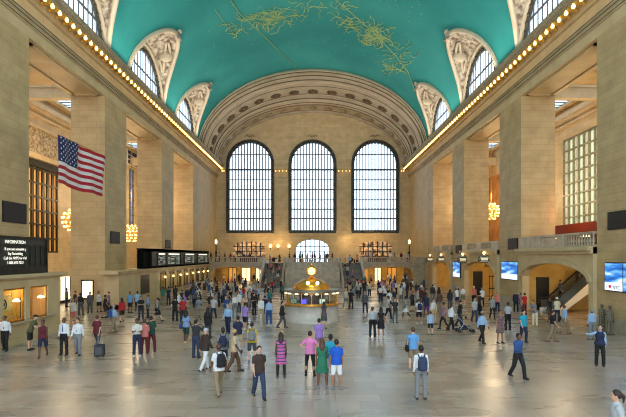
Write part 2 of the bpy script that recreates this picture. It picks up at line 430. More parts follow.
def ring(mb, P, outer, inner, t0, t1, m=0):
    n = len(outer)
    for i in range(n-1):
        a, b, c, d = outer[i], outer[i+1], inner[i+1], inner[i]
        mb.add([P(*x) for x in ((a[0],t0,a[1]),(b[0],t0,b[1]),(c[0],t0,c[1]),(d[0],t0,d[1]),(a[0],t1,a[1]),(b[0],t1,b[1]),(c[0],t1,c[1]),(d[0],t1,d[1]))],
               [(0,1,2,3),(4,7,6,5),(0,4,5,1),(3,2,6,7)], m)
for i, x in enumerate(WX):
    q = MB(); ap = arch_pts(x, WR, WZ0, WZ1); vs = [(p[0], YF+.45, p[1]) for p in ap]; q.add(vs, [tuple(range(len(vs)))])
    wn = struct(q.build('window_%d' % (i+1), M['pane']))
    q = MB(); ring(q, far_P, arch_pts(x, WR+.36, WZ0-.2, WZ1), arch_pts(x, WR-.12, WZ0-.2, WZ1), YF-.12, YF+.5)
    ring(q, far_P, arch_pts(x, WR+.5, WZ0, WZ1), arch_pts(x, WR+.3, WZ0, WZ1), YF-.28, YF-.0)
    q.box(x-WR-.4, x+WR+.4, YF-.35, YF+.5, WZ0-.5, WZ0+.1)
    for k in range(30):    # knobbed border of the frame
        a = PI*(k+.5)/30; q.ball((x-(WR+.12)*math.cos(a), YF-.14, WZ1+(WR+.12)*math.sin(a)), .17, 0, 6, 4)
    for k in range(22):
        for e in (-1, 1): q.ball((x+e*(WR+.12), YF-.14, WZ0+.3+k*.58), .17, 0, 6, 4)
    for k in range(14): q.ball((x-WR+.3+k*.6, YF-.36, WZ0-.2), .15, 0, 6, 4)
    q.build('window_frame', M['lunette_frame'], wn)
    q = MB()
    for k in range(1, 14):
        xx = -WR + 2*WR*k/14; zt = WZ1 + math.sqrt(max(0, WR*WR-xx*xx)); q.box(x+xx-.1, x+xx+.1, YF+.2, YF+.44, WZ0, zt)
    q.build('mullions', M['iron'], wn)
    q = MB()
    for z, h in ((21.1,.3),(19.2,.14),(17.3,.24),(15.4,.14),(13.6,.24),(11.8,.24),(24.0,.14)):
        ww = WR if z < WZ1 else math.sqrt(WR*WR-(z-WZ1)**2); q.box(x-ww, x+ww, YF+.1, YF+.4, z-h/2, z+h/2)
    q.build('transoms', M['iron'], wn)
    q = MB(); q.ball((x, YF-.25, WZ1+WR+1.15), .42, 0, 10, 6, (1.1,.6,.55)); q.tube([(x-1.0,YF-.2,WZ1+WR+1.1),(x-.5,YF-.25,WZ1+WR+1.35),(x,YF-.3,WZ1+WR+1.1),(x+.5,YF-.25,WZ1+WR+1.35),(x+1.0,YF-.2,WZ1+WR+1.1)], .13, 6)
    q.build('keystone_ornament', M['relief_fine'], wn)
    q = MB(); q.box(x-WR-.7, x+WR+.7, YF-.4, YF, WZ0-.95, WZ0-.5); q.build('window_sill', M['plain'], wn)
# cornice pieces between the windows
segs = [(-17.2, WX[0]-WR-.55), (WX[0]+WR+.55, WX[1]-WR-.55), (WX[1]+WR+.55, WX[2]-WR-.55), (WX[2]+WR+.55, 17.2)]
q = MB()
for a, b in segs:
    q.prism([(YF-d*.75, z) for d, z in [(0,19.6),(.15,19.65),(.15,20.2),(.4,20.25),(.4,20.5),(1.0,20.6),(1.0,20.75),(1.2,21.2),(1.2,21.4),(0,21.4)]], a, b, 'x')
    q.prism([(YF-.05, 18.9), (YF-.25, 18.95), (YF-.25, 19.2), (YF, 19.25)], a, b, 'x')
struct(q.build('trim_3', M['plain']))
for a, b in segs:
    n = max(2, int((b-a)/.62))
    for k in range(n):
        r = dup(cl, (a + (k+.5)*(b-a)/n, YF-.55, 20.75), -PI/2, 'bare bulb on the cornice between the great end windows'); r.scale = (.75,.6,.8); r['group'] = 'bare bulbs along the end wall cornice'

# --- stepped end arch
prof2 = [(YA-.02, -.5), (YA-.3, 0), (YA-.3, .35), (YA+.2, .4), (YA+.25, .75), (YA+.9, .8), (YA+1, 1.15), (YA+8, 1.2), (YA+8, 1.75), (YA+8.8, 1.8), (YA+8.9, 2.05), (YF-.4, 2.1), (YF-.4, 2.45), (YF+.1, 2.5)]
fine = []
for (a, b), (c, d) in zip(prof2, prof2[1:]):
    k = 1 if abs(c-a) < 2 else 4
    for j in range(k): fine.append((a+(c-a)*j/k, b+(d-b)*j/k))
fine.append(prof2[-1])
def arch_at(Y, ins, t): return (-(XN-.42*ins)*math.cos(t), Y, ZV-.2 + (BV-ins)*math.sin(t))
q = MB(); NP = 96
q.grid(lambda u, v: arch_at(*fine[round(v*(len(fine)-1))], PI*u), NP, len(fine)-1)
for z in range(len(q.sm)): q.sm[z] = False
ea = struct(q.build('trim_4', M['arch'])); M['rosette_dark'] = noisy('bronzed_rosette', (128,108,78), (70,56,40), 6, .6, bump=.6)
q = MB()
for Y, ins, w_ in ((YA-.32,.18,.1), (YA+.55,.78,.07), (YA+2.1,1.14,.12), (YA+7.6,1.18,.12), (YA+8.5,1.78,.1), (YA+9.6,2.08,.08), (YF-1.0,2.08,.08)):
    q.tube([arch_at(Y, ins, PI*k/80) for k in range(81)], w_, 6)
q.build('molding', M['cream'], ea)
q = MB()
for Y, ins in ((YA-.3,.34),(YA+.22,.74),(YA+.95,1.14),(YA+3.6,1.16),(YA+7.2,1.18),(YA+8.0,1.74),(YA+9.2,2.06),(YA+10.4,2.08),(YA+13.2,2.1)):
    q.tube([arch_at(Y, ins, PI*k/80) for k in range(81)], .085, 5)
q.build('painted_shadow_line', M['rosette_dark'], ea)  # thin dark tubes put shadow lines of the arch steps into colour
M['rosette_dark'] = noisy('bronzed_rosette', (128,108,78), (70,56,40), 6, .6, bump=.6)
def rosette(Y, ins, t, r, mat):
    q = MB(); q.lathe([(r,0),(r,.1),(r*.8,.16),(r*.7,.05),(r*.5,.05),(r*.4,.22),(0,.26)], (0,0,0), 14, 1)
    for k in range(8):
        a = 2*PI*k/8; q.ball((math.cos(a)*r*.82, math.sin(a)*r*.82, .1), r*.26, 0, 6, 4)
    o = q.build('rosette', [mat, M['dark']] if False else [mat, mat], ea)
    p = Vector(arch_at(Y, ins, t)); p2 = Vector(arch_at(Y, ins, t+.01)); tan = (p2-p).normalized()
    nrm = Vector((0,1,0)).cross(tan).normalized()
    if nrm.z > 0: nrm = -nrm
    o.matrix_world = Matrix.Translation(p) @ nrm.to_track_quat('Z', 'Y').to_matrix().to_4x4()
    return o
for k in range(17): rosette(YA+6.0, 1.17, PI*(k+.5)/17, .85, M['rosette_dark'])
for k in range(19): rosette(YA+12.0, 2.08, PI*(k+.5)/19, .66, M['relief_fine'])

# --- vault with lunette cuts
HW = 5.5; HZ = 7.25
def cut(y):
    z = 0
    for yc in BAYS:
        d = abs(y-yc)/HW
        if d < 1: z = max(z, HZ*math.sqrt(1-d*d))
    return ZV + z
ys = []
for i, yc in enumerate(BAYS):
    ys += [yc - HW*math.cos(PI*k/28) for k in range(29)]
    if i < len(BAYS)-1: ys += [yc+HW + (BAYS[i+1]-yc-2*HW)*k/4 for k in (1,2,3)]
ys = [YR, -3] + ys + [72.6, 73.4, YA]
q = MB()
def vpt(y, t):
    th0 = math.asin(min(1, (cut(y)-ZV)/BV)); th = th0 + (PI-2*th0)*t
    return (-XN*math.cos(th), y, ZV + BV*math.sin(th))
q.grid(lambda u, v: vpt(ys[round(u*(len(ys)-1))], v), len(ys)-1, 64)
ceil = struct(q.build('ceiling', M['teal']))
def vx(z): return XN*math.sqrt(max(0, 1-((z-ZV)/BV)**2))
rnd = random.Random(4)
for s in (-1, 1):
    for i, yc in enumerate(BAYS[1:]):
        # plaster shell from window arch to the vault
        rw, hw = 5.1, 5.35
        def sh(u, v, s=s, yc=yc):
            t = PI*u; f = v
            a = Vector((s*XN, yc - rw*math.cos(t), 22.3 + hw*math.sin(t)))
            zb = ZV + HZ*math.sin(t); b = Vector((s*vx(zb), yc - HW*math.cos(t), zb))
            p = a.lerp(b, f)
            k = math.sin(PI*f)*math.sin(t)
            p.z += .35*k + .11*k*math.sin(u*46)*math.sin(v*13) + .06*k*math.sin(u*91+v*17)
            p.y += .08*k*math.sin(u*57+2)*math.sin(v*19)
            return p
        q = MB(); q.grid(sh, 80, 20); o = q.build('lunette_shell', M['relief'], ceil)
        q = MB(); pts = []
        for k in range(49):
            t = PI*k/48; zb = ZV+HZ*math.sin(t); pts.append((s*(vx(zb)-.08), yc-HW*math.cos(t), zb-.05))
        q.tube(pts, .24, 8)
        pts = [(s*(XN-.1), yc-(rw)*math.cos(PI*k/40), 22.3+(hw)*math.sin(PI*k/40)) for k in range(41)]; q.tube(pts, .2, 8)
        q.build('shell_rim', M['cream'], o)
        q = MB(); tp = sh(.5, 1); md = sh(.5, .5)
        q.ball((tp.x - s*.1, tp.y, tp.z-.1), .5, 0, 10, 6, (.8,1,1)); q.ball((tp.x-s*.45, tp.y-.2, tp.z+.15), .28, 0, 8, 5)
        for a in range(7): q.tube([(tp.x, tp.y, tp.z), (tp.x-s*.5*math.sin(a+.5), tp.y+.8*math.cos(a), tp.z-.3-.3*math.sin(a)), (tp.x-s*.2, tp.y+1.0*math.cos(a), tp.z-.2)], [.16,.1,.04], 5)
        q.build('shell_finial', M['relief'], o)
        q = MB(); md = sh(.66, .55); q.ball((md.x, md.y, md.z-.25), .85, 0, 12, 8, (1,.5,.7)); q.tube([tuple(sh(.56+.2*math.sin(k*.52)*.5+.1, .25+.5*k/12)-Vector((0,0,.2))) for k in range(13)], .16, 6)
        q.build('cartouche', M['cream'], o)
        # lunette wall and window
        P = side_P(s)
        q = arched_wall(P, yc-rw, yc+rw, 22.3, lambda u: 22.3+hw*math.sqrt(max(0,1-((u-yc)/rw)**2)), [(yc-4.7, yc+4.7, 22.35, 22.4, 4.85)], XN, XN+.5, extra=30, nseg=20)
        struct(q.build('wall_%s' % ('left' if s < 0 else 'right'), M['relief_fine']))
        q = MB(); vs = [(s*(XN+.12), yc-4.65*math.cos(PI*k/24), 22.35+4.8*math.sin(PI*k/24)) for k in range(25)]; q.add(vs, [tuple(range(25))])
        wn = struct(q.build('window_%d' % (40+i+(10 if s > 0 else 0)), M['pane']))
        q = MB(); o1 = [(yc-4.75*math.cos(PI*k/24), 22.35+4.9*math.sin(PI*k/24)) for k in range(25)]; i1 = [(yc-4.35*math.cos(PI*k/24), 22.35+4.5*math.sin(PI*k/24)) for k in range(25)]
        ring(q, P, o1, i1, XN-.06, XN+.14)
        for k in range(22): a = PI*(k+.5)/22; q.ball((s*(XN-.06), yc-4.55*math.cos(a), 22.35+4.7*math.sin(a)), .15, 0, 6, 4)
        q.build('window_frame', M['lunette_frame'], wn)
        q = MB()
        for k in range(1, 12):
            u = -4.6+9.2*k/12; q.box(s*(XN+.05), s*(XN+.11), yc+u-.06, yc+u+.06, 22.35, 22.35+4.7*math.sqrt(1-(u/4.7)**2))
        q.box(s*(XN+.04), s*(XN+.11), yc-4.1, yc+4.1, 24.6, 24.8)
        q.build('mullions', M['iron'], wn)
        # wall behind the vault spring between lunettes
# --- gold constellation painting: lines and stars lying on the vault
def pix_vault(px, py, off=.07):
    d = Vector(((px-313)/F, 1, (HY-py)/F)); lo, hi = 1, 74
    def inside(t):
        p = d*t; z = H+p.z
        if z < ZV: return True
        return (p.x/(XN-off))**2 + ((z-ZV)/(BV-off))**2 < 1
    if inside(73.4): return None
    for _ in range(40):
        mid = (lo+hi)/2
        if inside(mid): lo = mid
        else: hi = mid
    p = d*lo; return Vector((p.x, p.y, H+p.z))
q = MB()
def stroke(pts, r=.035):
    out = []
    for (a, b), (c, d_) in zip(pts, pts[1:]):
        n = max(2, int(math.hypot(c-a, d_-b)/3))
        for k in range(n): out.append(pix_vault(a+(c-a)*k/n, b+(d_-b)*k/n))
    out.append(pix_vault(*pts[-1])); out = [p for p in out if p]
    if len(out) > 1: q.tube(out, r, 4, 0)
stroke([(226,-6),(240,14),(262,34),(296,67)], .05); stroke([(331,-4),(350,12),(375,34),(396,56),(408,72),(415,90)], .05); stroke([(215,10),(238,40)], .03)
def cluster(cx, cy, rx, ry, n, seed):
    r_ = random.Random(seed)
    for _ in range(n):
        a = r_.uniform(0, 6.28); x = cx+rx*math.sqrt(r_.random())*math.cos(a); y = cy+ry*math.sqrt(r_.random())*math.sin(a)
        pts = [(x, y)]; th = r_.uniform(0, 6.28)
        for k in range(r_.randint(3, 7)):
            th += r_.uniform(-1.1, 1.1); x += 2.6*math.cos(th); y += 1.9*math.sin(th); pts.append((x, y))
        stroke(pts, r_.uniform(.02, .05))
cluster(262, 18, 14, 7, 30, 1); cluster(276, 21, 12, 6, 30, 2); cluster(242, 24, 10, 8, 12, 3); cluster(290, 10, 22, 9, 22, 4); cluster(330, 6, 18, 6, 14, 9)
cluster(374, 38, 14, 7, 42, 5); cluster(384, 34, 9, 7, 20, 6); cluster(366, 30, 12, 8, 22, 7); cluster(394, 66, 14, 6, 26, 8); cluster(404, 52, 8, 8, 10, 11); cluster(350, 22, 10, 5, 12, 12)
q.build('constellation_line', M['goldpaint'], ceil)
q = MB(); r_ = random.Random(77)
for _ in range(150):
    p = pix_vault(r_.uniform(200, 430), r_.uniform(-4, 95))
    if p: q.ball(tuple(p), r_.uniform(.03,.06), 0, 5, 3)
st = q.build('painted_star', M['goldpaint'], ceil); st['kind'] = 'stuff'
# ================================================================== balconies, stairs, shops
def balustrade(name, P, u0, u1, z0, z1, t, mat, label, cat='balustrade', solid=(), step=.32, th=.3):
    r = empty(name, P((u0+u1)/2, t, z0), 0, label, cat)
    inv = Matrix.Translation(-Vector(P((u0+u1)/2, t, z0)))
    def fin(q, n, mt):
        o = q.build(n, mt, r); o.matrix_parent_inverse = Matrix.Identity(4); o.data.transform(inv); return o
    def bx(q, a, b, ta, tb, c, d):
        p0 = P(a, ta, c); p1 = P(b, tb, d); q.box(p0[0], p1[0], p0[1], p1[1], c, d)
    q = MB(); bx(q, u0, u1, t-th/2, t+th/2, z1-.14, z1); fin(q, 'top_rail', mat)
    q = MB(); bx(q, u0, u1, t-th/2, t+th/2, z0, z0+.14); fin(q, 'bottom_rail', mat)
    for a, b in solid:
        q = MB(); bx(q, a, b, t-th/2+.02, t+th/2-.02, z0+.14, z1-.14); fin(q, 'solid_panel', mat)
    q = MB(); u = u0+step/2
    while u < u1:
        if not any(a-.05 < u < b+.05 for a, b in solid):
            p = P(u, t, 0); h = z1-z0-.28
            q.lathe([(.05,0),(.09,.04),(.05,.1*h),(.1,.35*h),(.05,.75*h),(.09,h-.03),(.07,h)], (p[0], p[1], z0+.14), 6)
        u += step
    o = fin(q, 'baluster', mat); o['kind'] = 'stuff'
    return r

# --- far balcony
YB = 76.0; ZB = 3.6
q = arched_wall(far_P, -XN, -8.25, 0, lambda u: ZB, [(-16.6, -8.35, 0, 2.1, .95)], YB, YB+.5, extra=0, nseg=20)
arched_wall(far_P, 8.0, XN, 0, lambda u: ZB, [(8.1, 16.5, 0, 2.1, .95)], YB, YB+.5, mb=q, extra=0, nseg=20)
q.box(-4.35, 4.2, YB-.05, YB+.5, 2.0, ZB)
q.box(-XN, -8.0, YB-.2, YB+.0, 2.95, 3.15); q.box(7.8, XN, YB-.2, YB, 2.95, 3.15); q.box(-XN, -8, YB-.3, YB, 3.45, 3.65); q.box(7.8, XN, YB-.3, YB, 3.45, 3.65)
struct(q.build('wall_far', M['marble']))
q = MB(); q.box(-XN, XN, YB+.5, YF, ZB-.3, ZB)
for xa_, xb_ in ((-7.7,-4.75),(4.6,7.6)): q.box(xa_, xb_, 75.7, YB+.5, ZB-.3, ZB)
struct(q.build('floor', M['marble']))
q = MB(); q.box(-16.9, -8.2, 86.2, 86.5, 0, 3.3); q.box(7.9, 16.9, 86.2, 86.5, 0, 3.3); struct(q.build('wall_far', M['yellow_wall']))
balustrade('balustrade', far_P, -XN+.05, -8.0, ZB, 4.55, YB+.1, M['marble'], 'marble balustrade along the left half of the far balcony', solid=[(-XN+.05,-16.9),(-12.6,-12.0),(-9.0,-8.0)])
balustrade('balustrade', far_P, 7.8, XN-.05, ZB, 4.55, YB+.1, M['marble'], 'marble balustrade along the right half of the far balcony', solid=[(7.8,8.8),(12.2,12.8),(16.9,XN-.05)])
balustrade('balustrade', far_P, -4.3, 4.15, ZB, 4.35, YB+.1, M['marble'], 'short marble balustrade above the central stair block, under the middle window', solid=[(-4.3,-3.6),(3.4,4.15)])
for sx in (-1, 1):    # round bosses on the balcony front
    q = MB(); q.lathe([(.38,0),(.38,.08),(.25,.14),(0,.16)], (0,0,0), 14); o = q.build('balcony_boss', M['dark']); o.location = (sx*6.3+(-.1), 75.85, 4.1); o.rotation_euler = (PI/2,0,0)
    tag(o, 'round dark boss on the balcony pier %s of the central landing' % ('left' if sx < 0 else 'right'), 'ornament')
q = MB()
for a, b in ((-8.05,-7.75),(-4.72,-4.37),(4.22,4.57),(7.65,7.95)): q.box(a, b, YB-.1, YB+.5, 0, 4.6)
struct(q.build('trim_9', M['marble']))
# grand stairs: two flights with sloped parapets
for s, nm in ((-1, 'left'), (1, 'right')):
    xa, xb = (-7.7, -4.75) if s < 0 else (4.6, 7.6)
    r = empty('grand_staircase', ((xa+xb)/2, 75.68, 0), 0, 'wide marble staircase descending on the %s side of the central block' % nm, 'staircase')
    q = MB(); N = 21; run = .34
    for k in range(N):
        q.box(xa-(xa+xb)/2, xb-(xa+xb)/2, -(N-k)*run, 0, k*ZB/N, (k+1)*ZB/N)
    q.build('steps', M['stairs'], r)
    for xx in (xa-.35, xb):
        q = MB(); x0 = xx-(xa+xb)/2; L = N*run
        q.prism([(-L-.5, 0), (0, 0), (0, ZB+.75), (-L+.1, .95), (-L-.5, .95)], x0, x0+.35, 'x'); q.build('parapet', M['marble'], r)
# central block between the flights
q = MB(); q.prism([(-4.37,0),(4.22,0),(4.0,2.9),(-4.15,2.9)], 70.0, 75.9, 'y'); q.box(-4.3, 4.15, 69.9, 70, 2.7, 2.95); q.box(-4.35, 4.2, 69.85, 70, 0, .5)
struct(q.build('wall_far', M['marble']))
M['cafe'] = screen = None
def cafe_mat():
    m = noisy('lit_cafe_interior', (220,180,130), (70,46,30), 1.4, .6, detail=3); t = m.node_tree; b = t.nodes['Principled BSDF']; r = [n for n in t.nodes if n.type == 'VALTORGB'][0]
    t.links.new(r.outputs['Color'], b.inputs['Emission Color']); b.inputs['Emission Strength'].default_value = .6; return m
M['cafe'] = cafe_mat()
# shop fronts on the end wall at balcony level
for i, h in enumerate(lh):
    x0, x1, z0, zs, rr = h; ap = [(x0, z0)] + [((x0+x1)/2-(x1-x0)/2*math.cos(PI*k/16), zs+rr*math.sin(PI*k/16)) for k in range(17)] + [(x1, z0)]
    q = MB(); q.add([(p[0], YF+.5, p[1]) for p in ap], [tuple(range(len(ap)))])
    wn = struct(q.build('window_%d' % (4+i), M['pane'] if i == 1 else M['cafe']))
    q = MB(); n = 7
    for k in range(1, n):
        u = x0+(x1-x0)*k/n; w2 = (u-(x0+x1)/2)/((x1-x0)/2); q.box(u-.09, u+.09, YF+.2, YF+.45, z0, zs+rr*math.sqrt(1-w2*w2))
    for z in (4.7, 5.6, 6.5): q.box(x0, x1, YF+.2, YF+.45, z-.07, z+.07)
    q.build('mullions', M['dark'] if i != 1 else M['iron'], wn)
    if i != 1:
        q = MB(); q.box(x0+.3, x1-.3, 86.2, 86.9, 3.6, 4.7)
        o = q.build('bar_counter', M['wood']); tag(o, 'dark wooden bar counter on the far balcony, %s shop arch' % ('left' if i == 0 else 'right'), 'counter')
        for k in range(9):
            q = MB(); q.lathe([(.05,0),(.06,.03),(.06,.2),(.02,.27),(.02,.36)], (0,0,0), 6); o = q.build('bottle', M['amber'] if k % 2 else M['white']); o.location = (x0+.7+k*.62, 86.4, 4.7)
            tag(o, 'small bright bottle on the bar counter, %s shop arch' % ('left' if i == 0 else 'right'), 'bottle', 'bottles on the %s balcony bar' % ('left' if i == 0 else 'right'))
for i, (x0, x1, mt) in enumerate(((-15.6,-14.2,'amber'),(-13.2,-11.6,'lampdoor'),(-10.6,-9.2,'lampdoor'),(8.8,10.2,'amber'),(11.4,12.6,'lampdoor'),(13.8,15.4,'amber'))):
    if 'lampdoor' not in M: M['lampdoor'] = emis('bright_shop_doorway', (255,232,190), 1.0)
    q = MB(); q.box(x0, x1, 86.1, 86.2, .1, 2.5); dd = struct(q.build('door_%d' % (3+i), M[mt]))
    q = MB(); [q.box(u-.05, u+.05, 86.0, 86.15, 0, 2.6) for u in (x0, (x0+x1)/2, x1)]; q.box(x0, x1, 86.0, 86.15, 2.5, 2.6); q.build('door_frame', M['bronze'], dd)
# wall lanterns beside the central arch
def lantern(loc, label):
    r = empty('wall_lantern', loc, 0, label, 'lamp')
    q = MB(); q.tube([(0,0,0),(0,-.35,.1),(0,-.5,.3)], .06, 6); q.lathe([(.12,0),(.2,.06),(.12,.1)], (0,-.5,.28), 8); q.build('bracket', M['bronze'], r)
    q = MB(); q.lathe([(.1,0),(.24,.15),(.26,.4),(.12,.6),(.02,.66)], (0,-.5,.38), 10); q.build('glass_shade', M['bulb'], r)
for x, t in ((-8.0,'first'),(-6.6,'second'),(-4.5,'third'),): lantern((x, YF, 5.9), 'glowing wall lantern left of the middle balcony arch, %s from the left' % t)
for x, t in ((16.3,'right of the right balcony shop'),(-16.4,'left of the left balcony shop')):
    r = empty('standing_candelabrum', (x, 78.5, ZB), 0, 'dark bronze candelabrum on the far balcony, '+t, 'lamp')
    q = MB(); q.lathe([(.45,0),(.4,.2),(.15,.4),(.12,1.5),(.2,1.7),(.1,1.9),(.1,3.0),(.22,3.1)], (0,0,0), 10); q.build('stand', M['bronze'], r)
    q = MB(); q.lathe([(.08,3.1),(.2,3.3),(.2,3.7),(.03,3.9)], (0,0,0), 8); q.build('globe', M['lamp'], r)

# --- right side balcony: arched walls, balustrades, passages
def right_bay(y0, y1, oy0, oy1, spring, rise, zt=5.3):
    q = arched_wall(side_P(1), y0, y1, 0, lambda u: zt, [(oy0, oy1, 0, spring, rise)], XN-.25, XN+.35, extra=0, nseg=20)
    q.box(XN+.35, XB, y0, y1, zt-.3, zt)
    q.box(XN-.6, XN, y0, y1, zt-.25, zt+.02); q.box(XN-.45, XN, y0, y1, zt-.45, zt-.25)
    ring(q, side_P(1), [((oy0+oy1)/2-(oy1-oy0+.7)/2*math.cos(PI*k/20), spring+(rise+.35)*math.sin(PI*k/20)) for k in range(21)],
         [((oy0+oy1)/2-(oy1-oy0)/2*math.cos(PI*k/20), spring+rise*math.sin(PI*k/20)) for k in range(21)], XN-.38, XN-.2)
    struct(q.build('wall_right', M['plain']))
    q = MB(); q.box(XB-.1, XB-.05, y0, y1, 0, zt-.3); q.box(XN+.35, XB, y1-.15, y1-.05, 0, zt-.3); struct(q.build('wall_right', M['yellow_wall']))
right_bay(29.9, 40.8, 30.4, 40.0, 3.0, 1.15); right_bay(45.5, 56.2, 46.2, 55.4, 3.0, 1.1); right_bay(60.9, 70.8, 61.6, 70.0, 2.9, 1.1)
SP = side_P(1)
balustrade('balustrade', SP, 29.95, 40.75, 5.32, 6.3, XN-.1, M['marble'], 'marble balustrade of the right balcony, nearest the camera', solid=[(33.4,34.3),(36.9,40.75)])
balustrade('balustrade', SP, 45.55, 56.15, 5.32, 6.2, XN-.1, M['marble'], 'marble balustrade of the right balcony in the middle bay', solid=[(45.55,47),(50,51.5),(54.5,56.15)])
balustrade('balustrade', SP, 60.95, 70.75, 5.32, 6.2, XN-.1, M['marble'], 'marble balustrade of the right balcony in the farthest bay', solid=[(60.95,62),(65,66.5),(69,70.75)])
for y, x, lab, dn in ((40.6, 20.1, 'black doorway inside the near right arch, left of the escalator', 1), (56.0, 19.9, 'black doorway inside the middle right arch', 2)):
    q = MB(); q.box(x-.45, x+.45, y, y+.06, 0, 2.75); d = struct(q.build('door_%d' % dn, M['dark'])); q = MB(); q.box(x-.55, x-.45, y-.05, y+.06, 0, 2.85); q.box(x+.45, x+.55, y-.05, y+.06, 0, 2.85); q.box(x-.55, x+.55, y-.05, y+.06, 2.75, 2.85); q.build('door_frame', M['bronze'], d)
# dark gate and yellow vault inside the middle right arch
r = empty('iron_gate', (20.3, 49.5, 0), 0, 'dark iron gate half open in the middle right arch', 'gate')
q = MB()
for k in range(10): q.box(-1.5+k*.3, -1.46+k*.3, -.03, .03, 0, 2.6)
q.build('bars', M['dark'], r); q = MB(); q.box(-1.55, 1.4, -.04, .04, 2.5, 2.6); q.box(-1.55, 1.4, -.04, .04, 0, .12); q.box(-1.55, 1.4, -.04, .04, 1.2, 1.3); q.build('rail', M['dark'], r)
# canopies of yellow light fittings in the arches
for x, y, z, lab in ((19.6, 50.2, 3.55, 'gilded canopy lamp glowing in the middle right arch'), (19.6, 65.5, 3.4, 'gilded canopy lamp glowing in the farthest right arch')):
    r = empty('canopy_lamp', (x, y, z), 0, lab, 'lamp')
    q = MB(); q.lathe([(1.1,0),(.9,.25),(.4,.45),(.1,.55),(.05,.9)], (0,0,0), 14); q.build('canopy', M['brass'], r)
    q = MB(); q.ball((0,0,-.05), .3, 0, 10, 6, (1,1,.6)); q.build('globe', M['bulb'], r)

M['escglass'] = glass('smoked_escalator_glass', (.62,.72,.84), .55)
# escalator in the near right arch
esc = empty('escalator', (19.4, 38.6, 0), 0, 'silver-sided escalator rising to the right inside the near right arch', 'escalator')
L, R_ = 4.9, 3.9
q = MB(); q.prism([(-.2,0),(.9,0),(L,R_-.9),(L+.5,R_-.9),(L+.5,R_),(L-.2,R_),(.7,.35),(-.2,.35)], -.75, -.6, 'y'); q.build('side_panel', M['white'], esc)
q = MB(); q.prism([(-.2,0),(.9,0),(L,R_-.9),(L+.5,R_-.9),(L+.5,R_),(L-.2,R_),(.7,.35),(-.2,.35)], .6, .75, 'y'); q.build('side_panel', M['white'], esc)
q = MB(); q.prism([(0,0),(.9,0),(L,R_-.8),(L,R_-.5),(.6,.3),(0,.15)], -.6, .6, 'y'); q.build('steps', M['steel'], esc)
for yy in (-.7, .68):
    q = MB(); q.prism([(-.1,.35),(.7,.35),(L-.2,R_),(L+.4,R_),(L+.4,R_+.75),(L-.4,R_+.75),(.5,1.05),(-.1,1.05)], yy-.015, yy+.015, 'y'); q.build('glass_balustrade', M['escglass'], esc)
    q = MB(); q.tube([(-.25,yy,.7),(-.15,yy,1.15),(.5,yy,1.2),(L-.4,yy,R_+.9),(L+.4,yy,R_+.9)], .08, 6); q.build('handrail', M['dark'], esc)

# restaurant canopy upper right
r = empty('restaurant_canopy', (23.6, 41.5, 5.3), 0, 'red-orange restaurant canopy above the near right balustrade', 'canopy')
q = MB(); q.box(-.6, 1.2, -3.8, 5.0, 1.6, 2.2); q.box(-.7, -.6, -3.8, 5.0, 1.4, 2.25); q.build('canopy', M['red_awning'], r)
q = MB()
for y in (-3.7, -1, 2, 4.9): q.box(-.6, -.5, y-.06, y+.06, 0, 1.6)
q.build('post', M['wood'], r); q = MB(); q.box(.6, 1.2, -3.6, 4.8, 0, 1.6); q.build('back_panel', M['wood'], r)
for _y, _z in ((-1.6,1.55), (3.4,1.55)):
    q = MB(); q.lathe([(.35,0),(.25,.3),(.05,.42)], (-.2,_y,_z-.5), 10); q.build('hanging_shade', M['lamp'], r)
q = MB(); q.box(0,.3,-1,1,1.4,2.0); q.box(.2,.3,-1.1,1.2,0,1.4); o = q.build('menu_board', M['wood']); o.location = (22.6, 62.4, 5.31); tag(o, 'brown wooden board stand behind the middle right balustrade', 'board')
point('canopy_light', (22.4, 39.5, 8.6), 120, (1, .5, .25), .3)

# --- left: information kiosk
KX = 15.7
KP = side_P(-1)
q = arched_wall(KP, 19.5, 28.8, 0, lambda u: 3.45, [(23.55,25.35,1.2,3.0,0),(25.75,27.5,1.2,3.0,0),(20.6,23.1,1.2,3.0,0)], KX, KX+.25, extra=0, nseg=1)
q.box(-18.3, -KX-.25, 19.5, 28.8, 3.2, 3.45); q.box(-18.3, -KX-.25, 28.55, 28.8, 0, 3.2); q.box(-18.3, -KX-.25, 19.5, 19.75, 0, 3.2); q.box(-18.3,-18.2,19.75,28.55,0,3.2)
q.box(-18.3, -KX+.06, 19.4, 28.9, 0, .35)
kb = empty('ticket_kiosk', (0,0,0), 0, 'low marble kiosk with lit windows under the dark information board', 'kiosk')
q.build('body', M['plain'], kb)
q = MB(); q.box(-18.3, -KX+.12, 19.3, 29.0, 3.45, 3.55); q.box(-18.3, -KX+.3, 19.2, 29.15, 3.55, 3.72); q.build('ledge', M['plain'], kb)
q = MB(); q.box(-17.3, -17.25, 19.8, 28.5, .3, 3.2); q.build('back_panel', M['yellow_wall'], kb)
q = MB(); q.box(-KX-.12, -KX+.2, 20.4, 28.0, 1.1, 1.2); q.build('counter', M['marble'], kb)
for a, b in ((23.55,25.35),(25.75,27.5),(20.6,23.1)):
    q = MB()
    for y in (a+.04, b-.04): q.box(-KX-.16, -KX-.08, y-.04, y+.04, 1.2, 3.0)
    q.box(-KX-.16, -KX-.08, a, b, 2.9, 3.0); q.box(-KX-.16, -KX-.08, a, b, 1.2, 1.28); q.build('window_frame', M['brass'], kb)
for y in (22, 24.6, 26.9): point('kiosk_lamp', (-16.6, y, 2.8), 30, (1, .74, .38), .15)
M['poster'] = noisy('gilt_poster_paper', (226,206,140), (190,156,60), 2.2, .6)
q = MB(); q.box(-.03,.03,-.62,.62,0,1.25); q.box(-.05,.04,-.7,-.62,-.06,1.32); q.box(-.05,.04,.62,.7,-.06,1.32); o = q.build('poster', M['poster']); o.location = (-16.2, 24.35, 1.35); o.rotation_euler = (0, -.08, 0)
tag(o, 'gold and cream poster leaning inside the left kiosk window', 'poster')
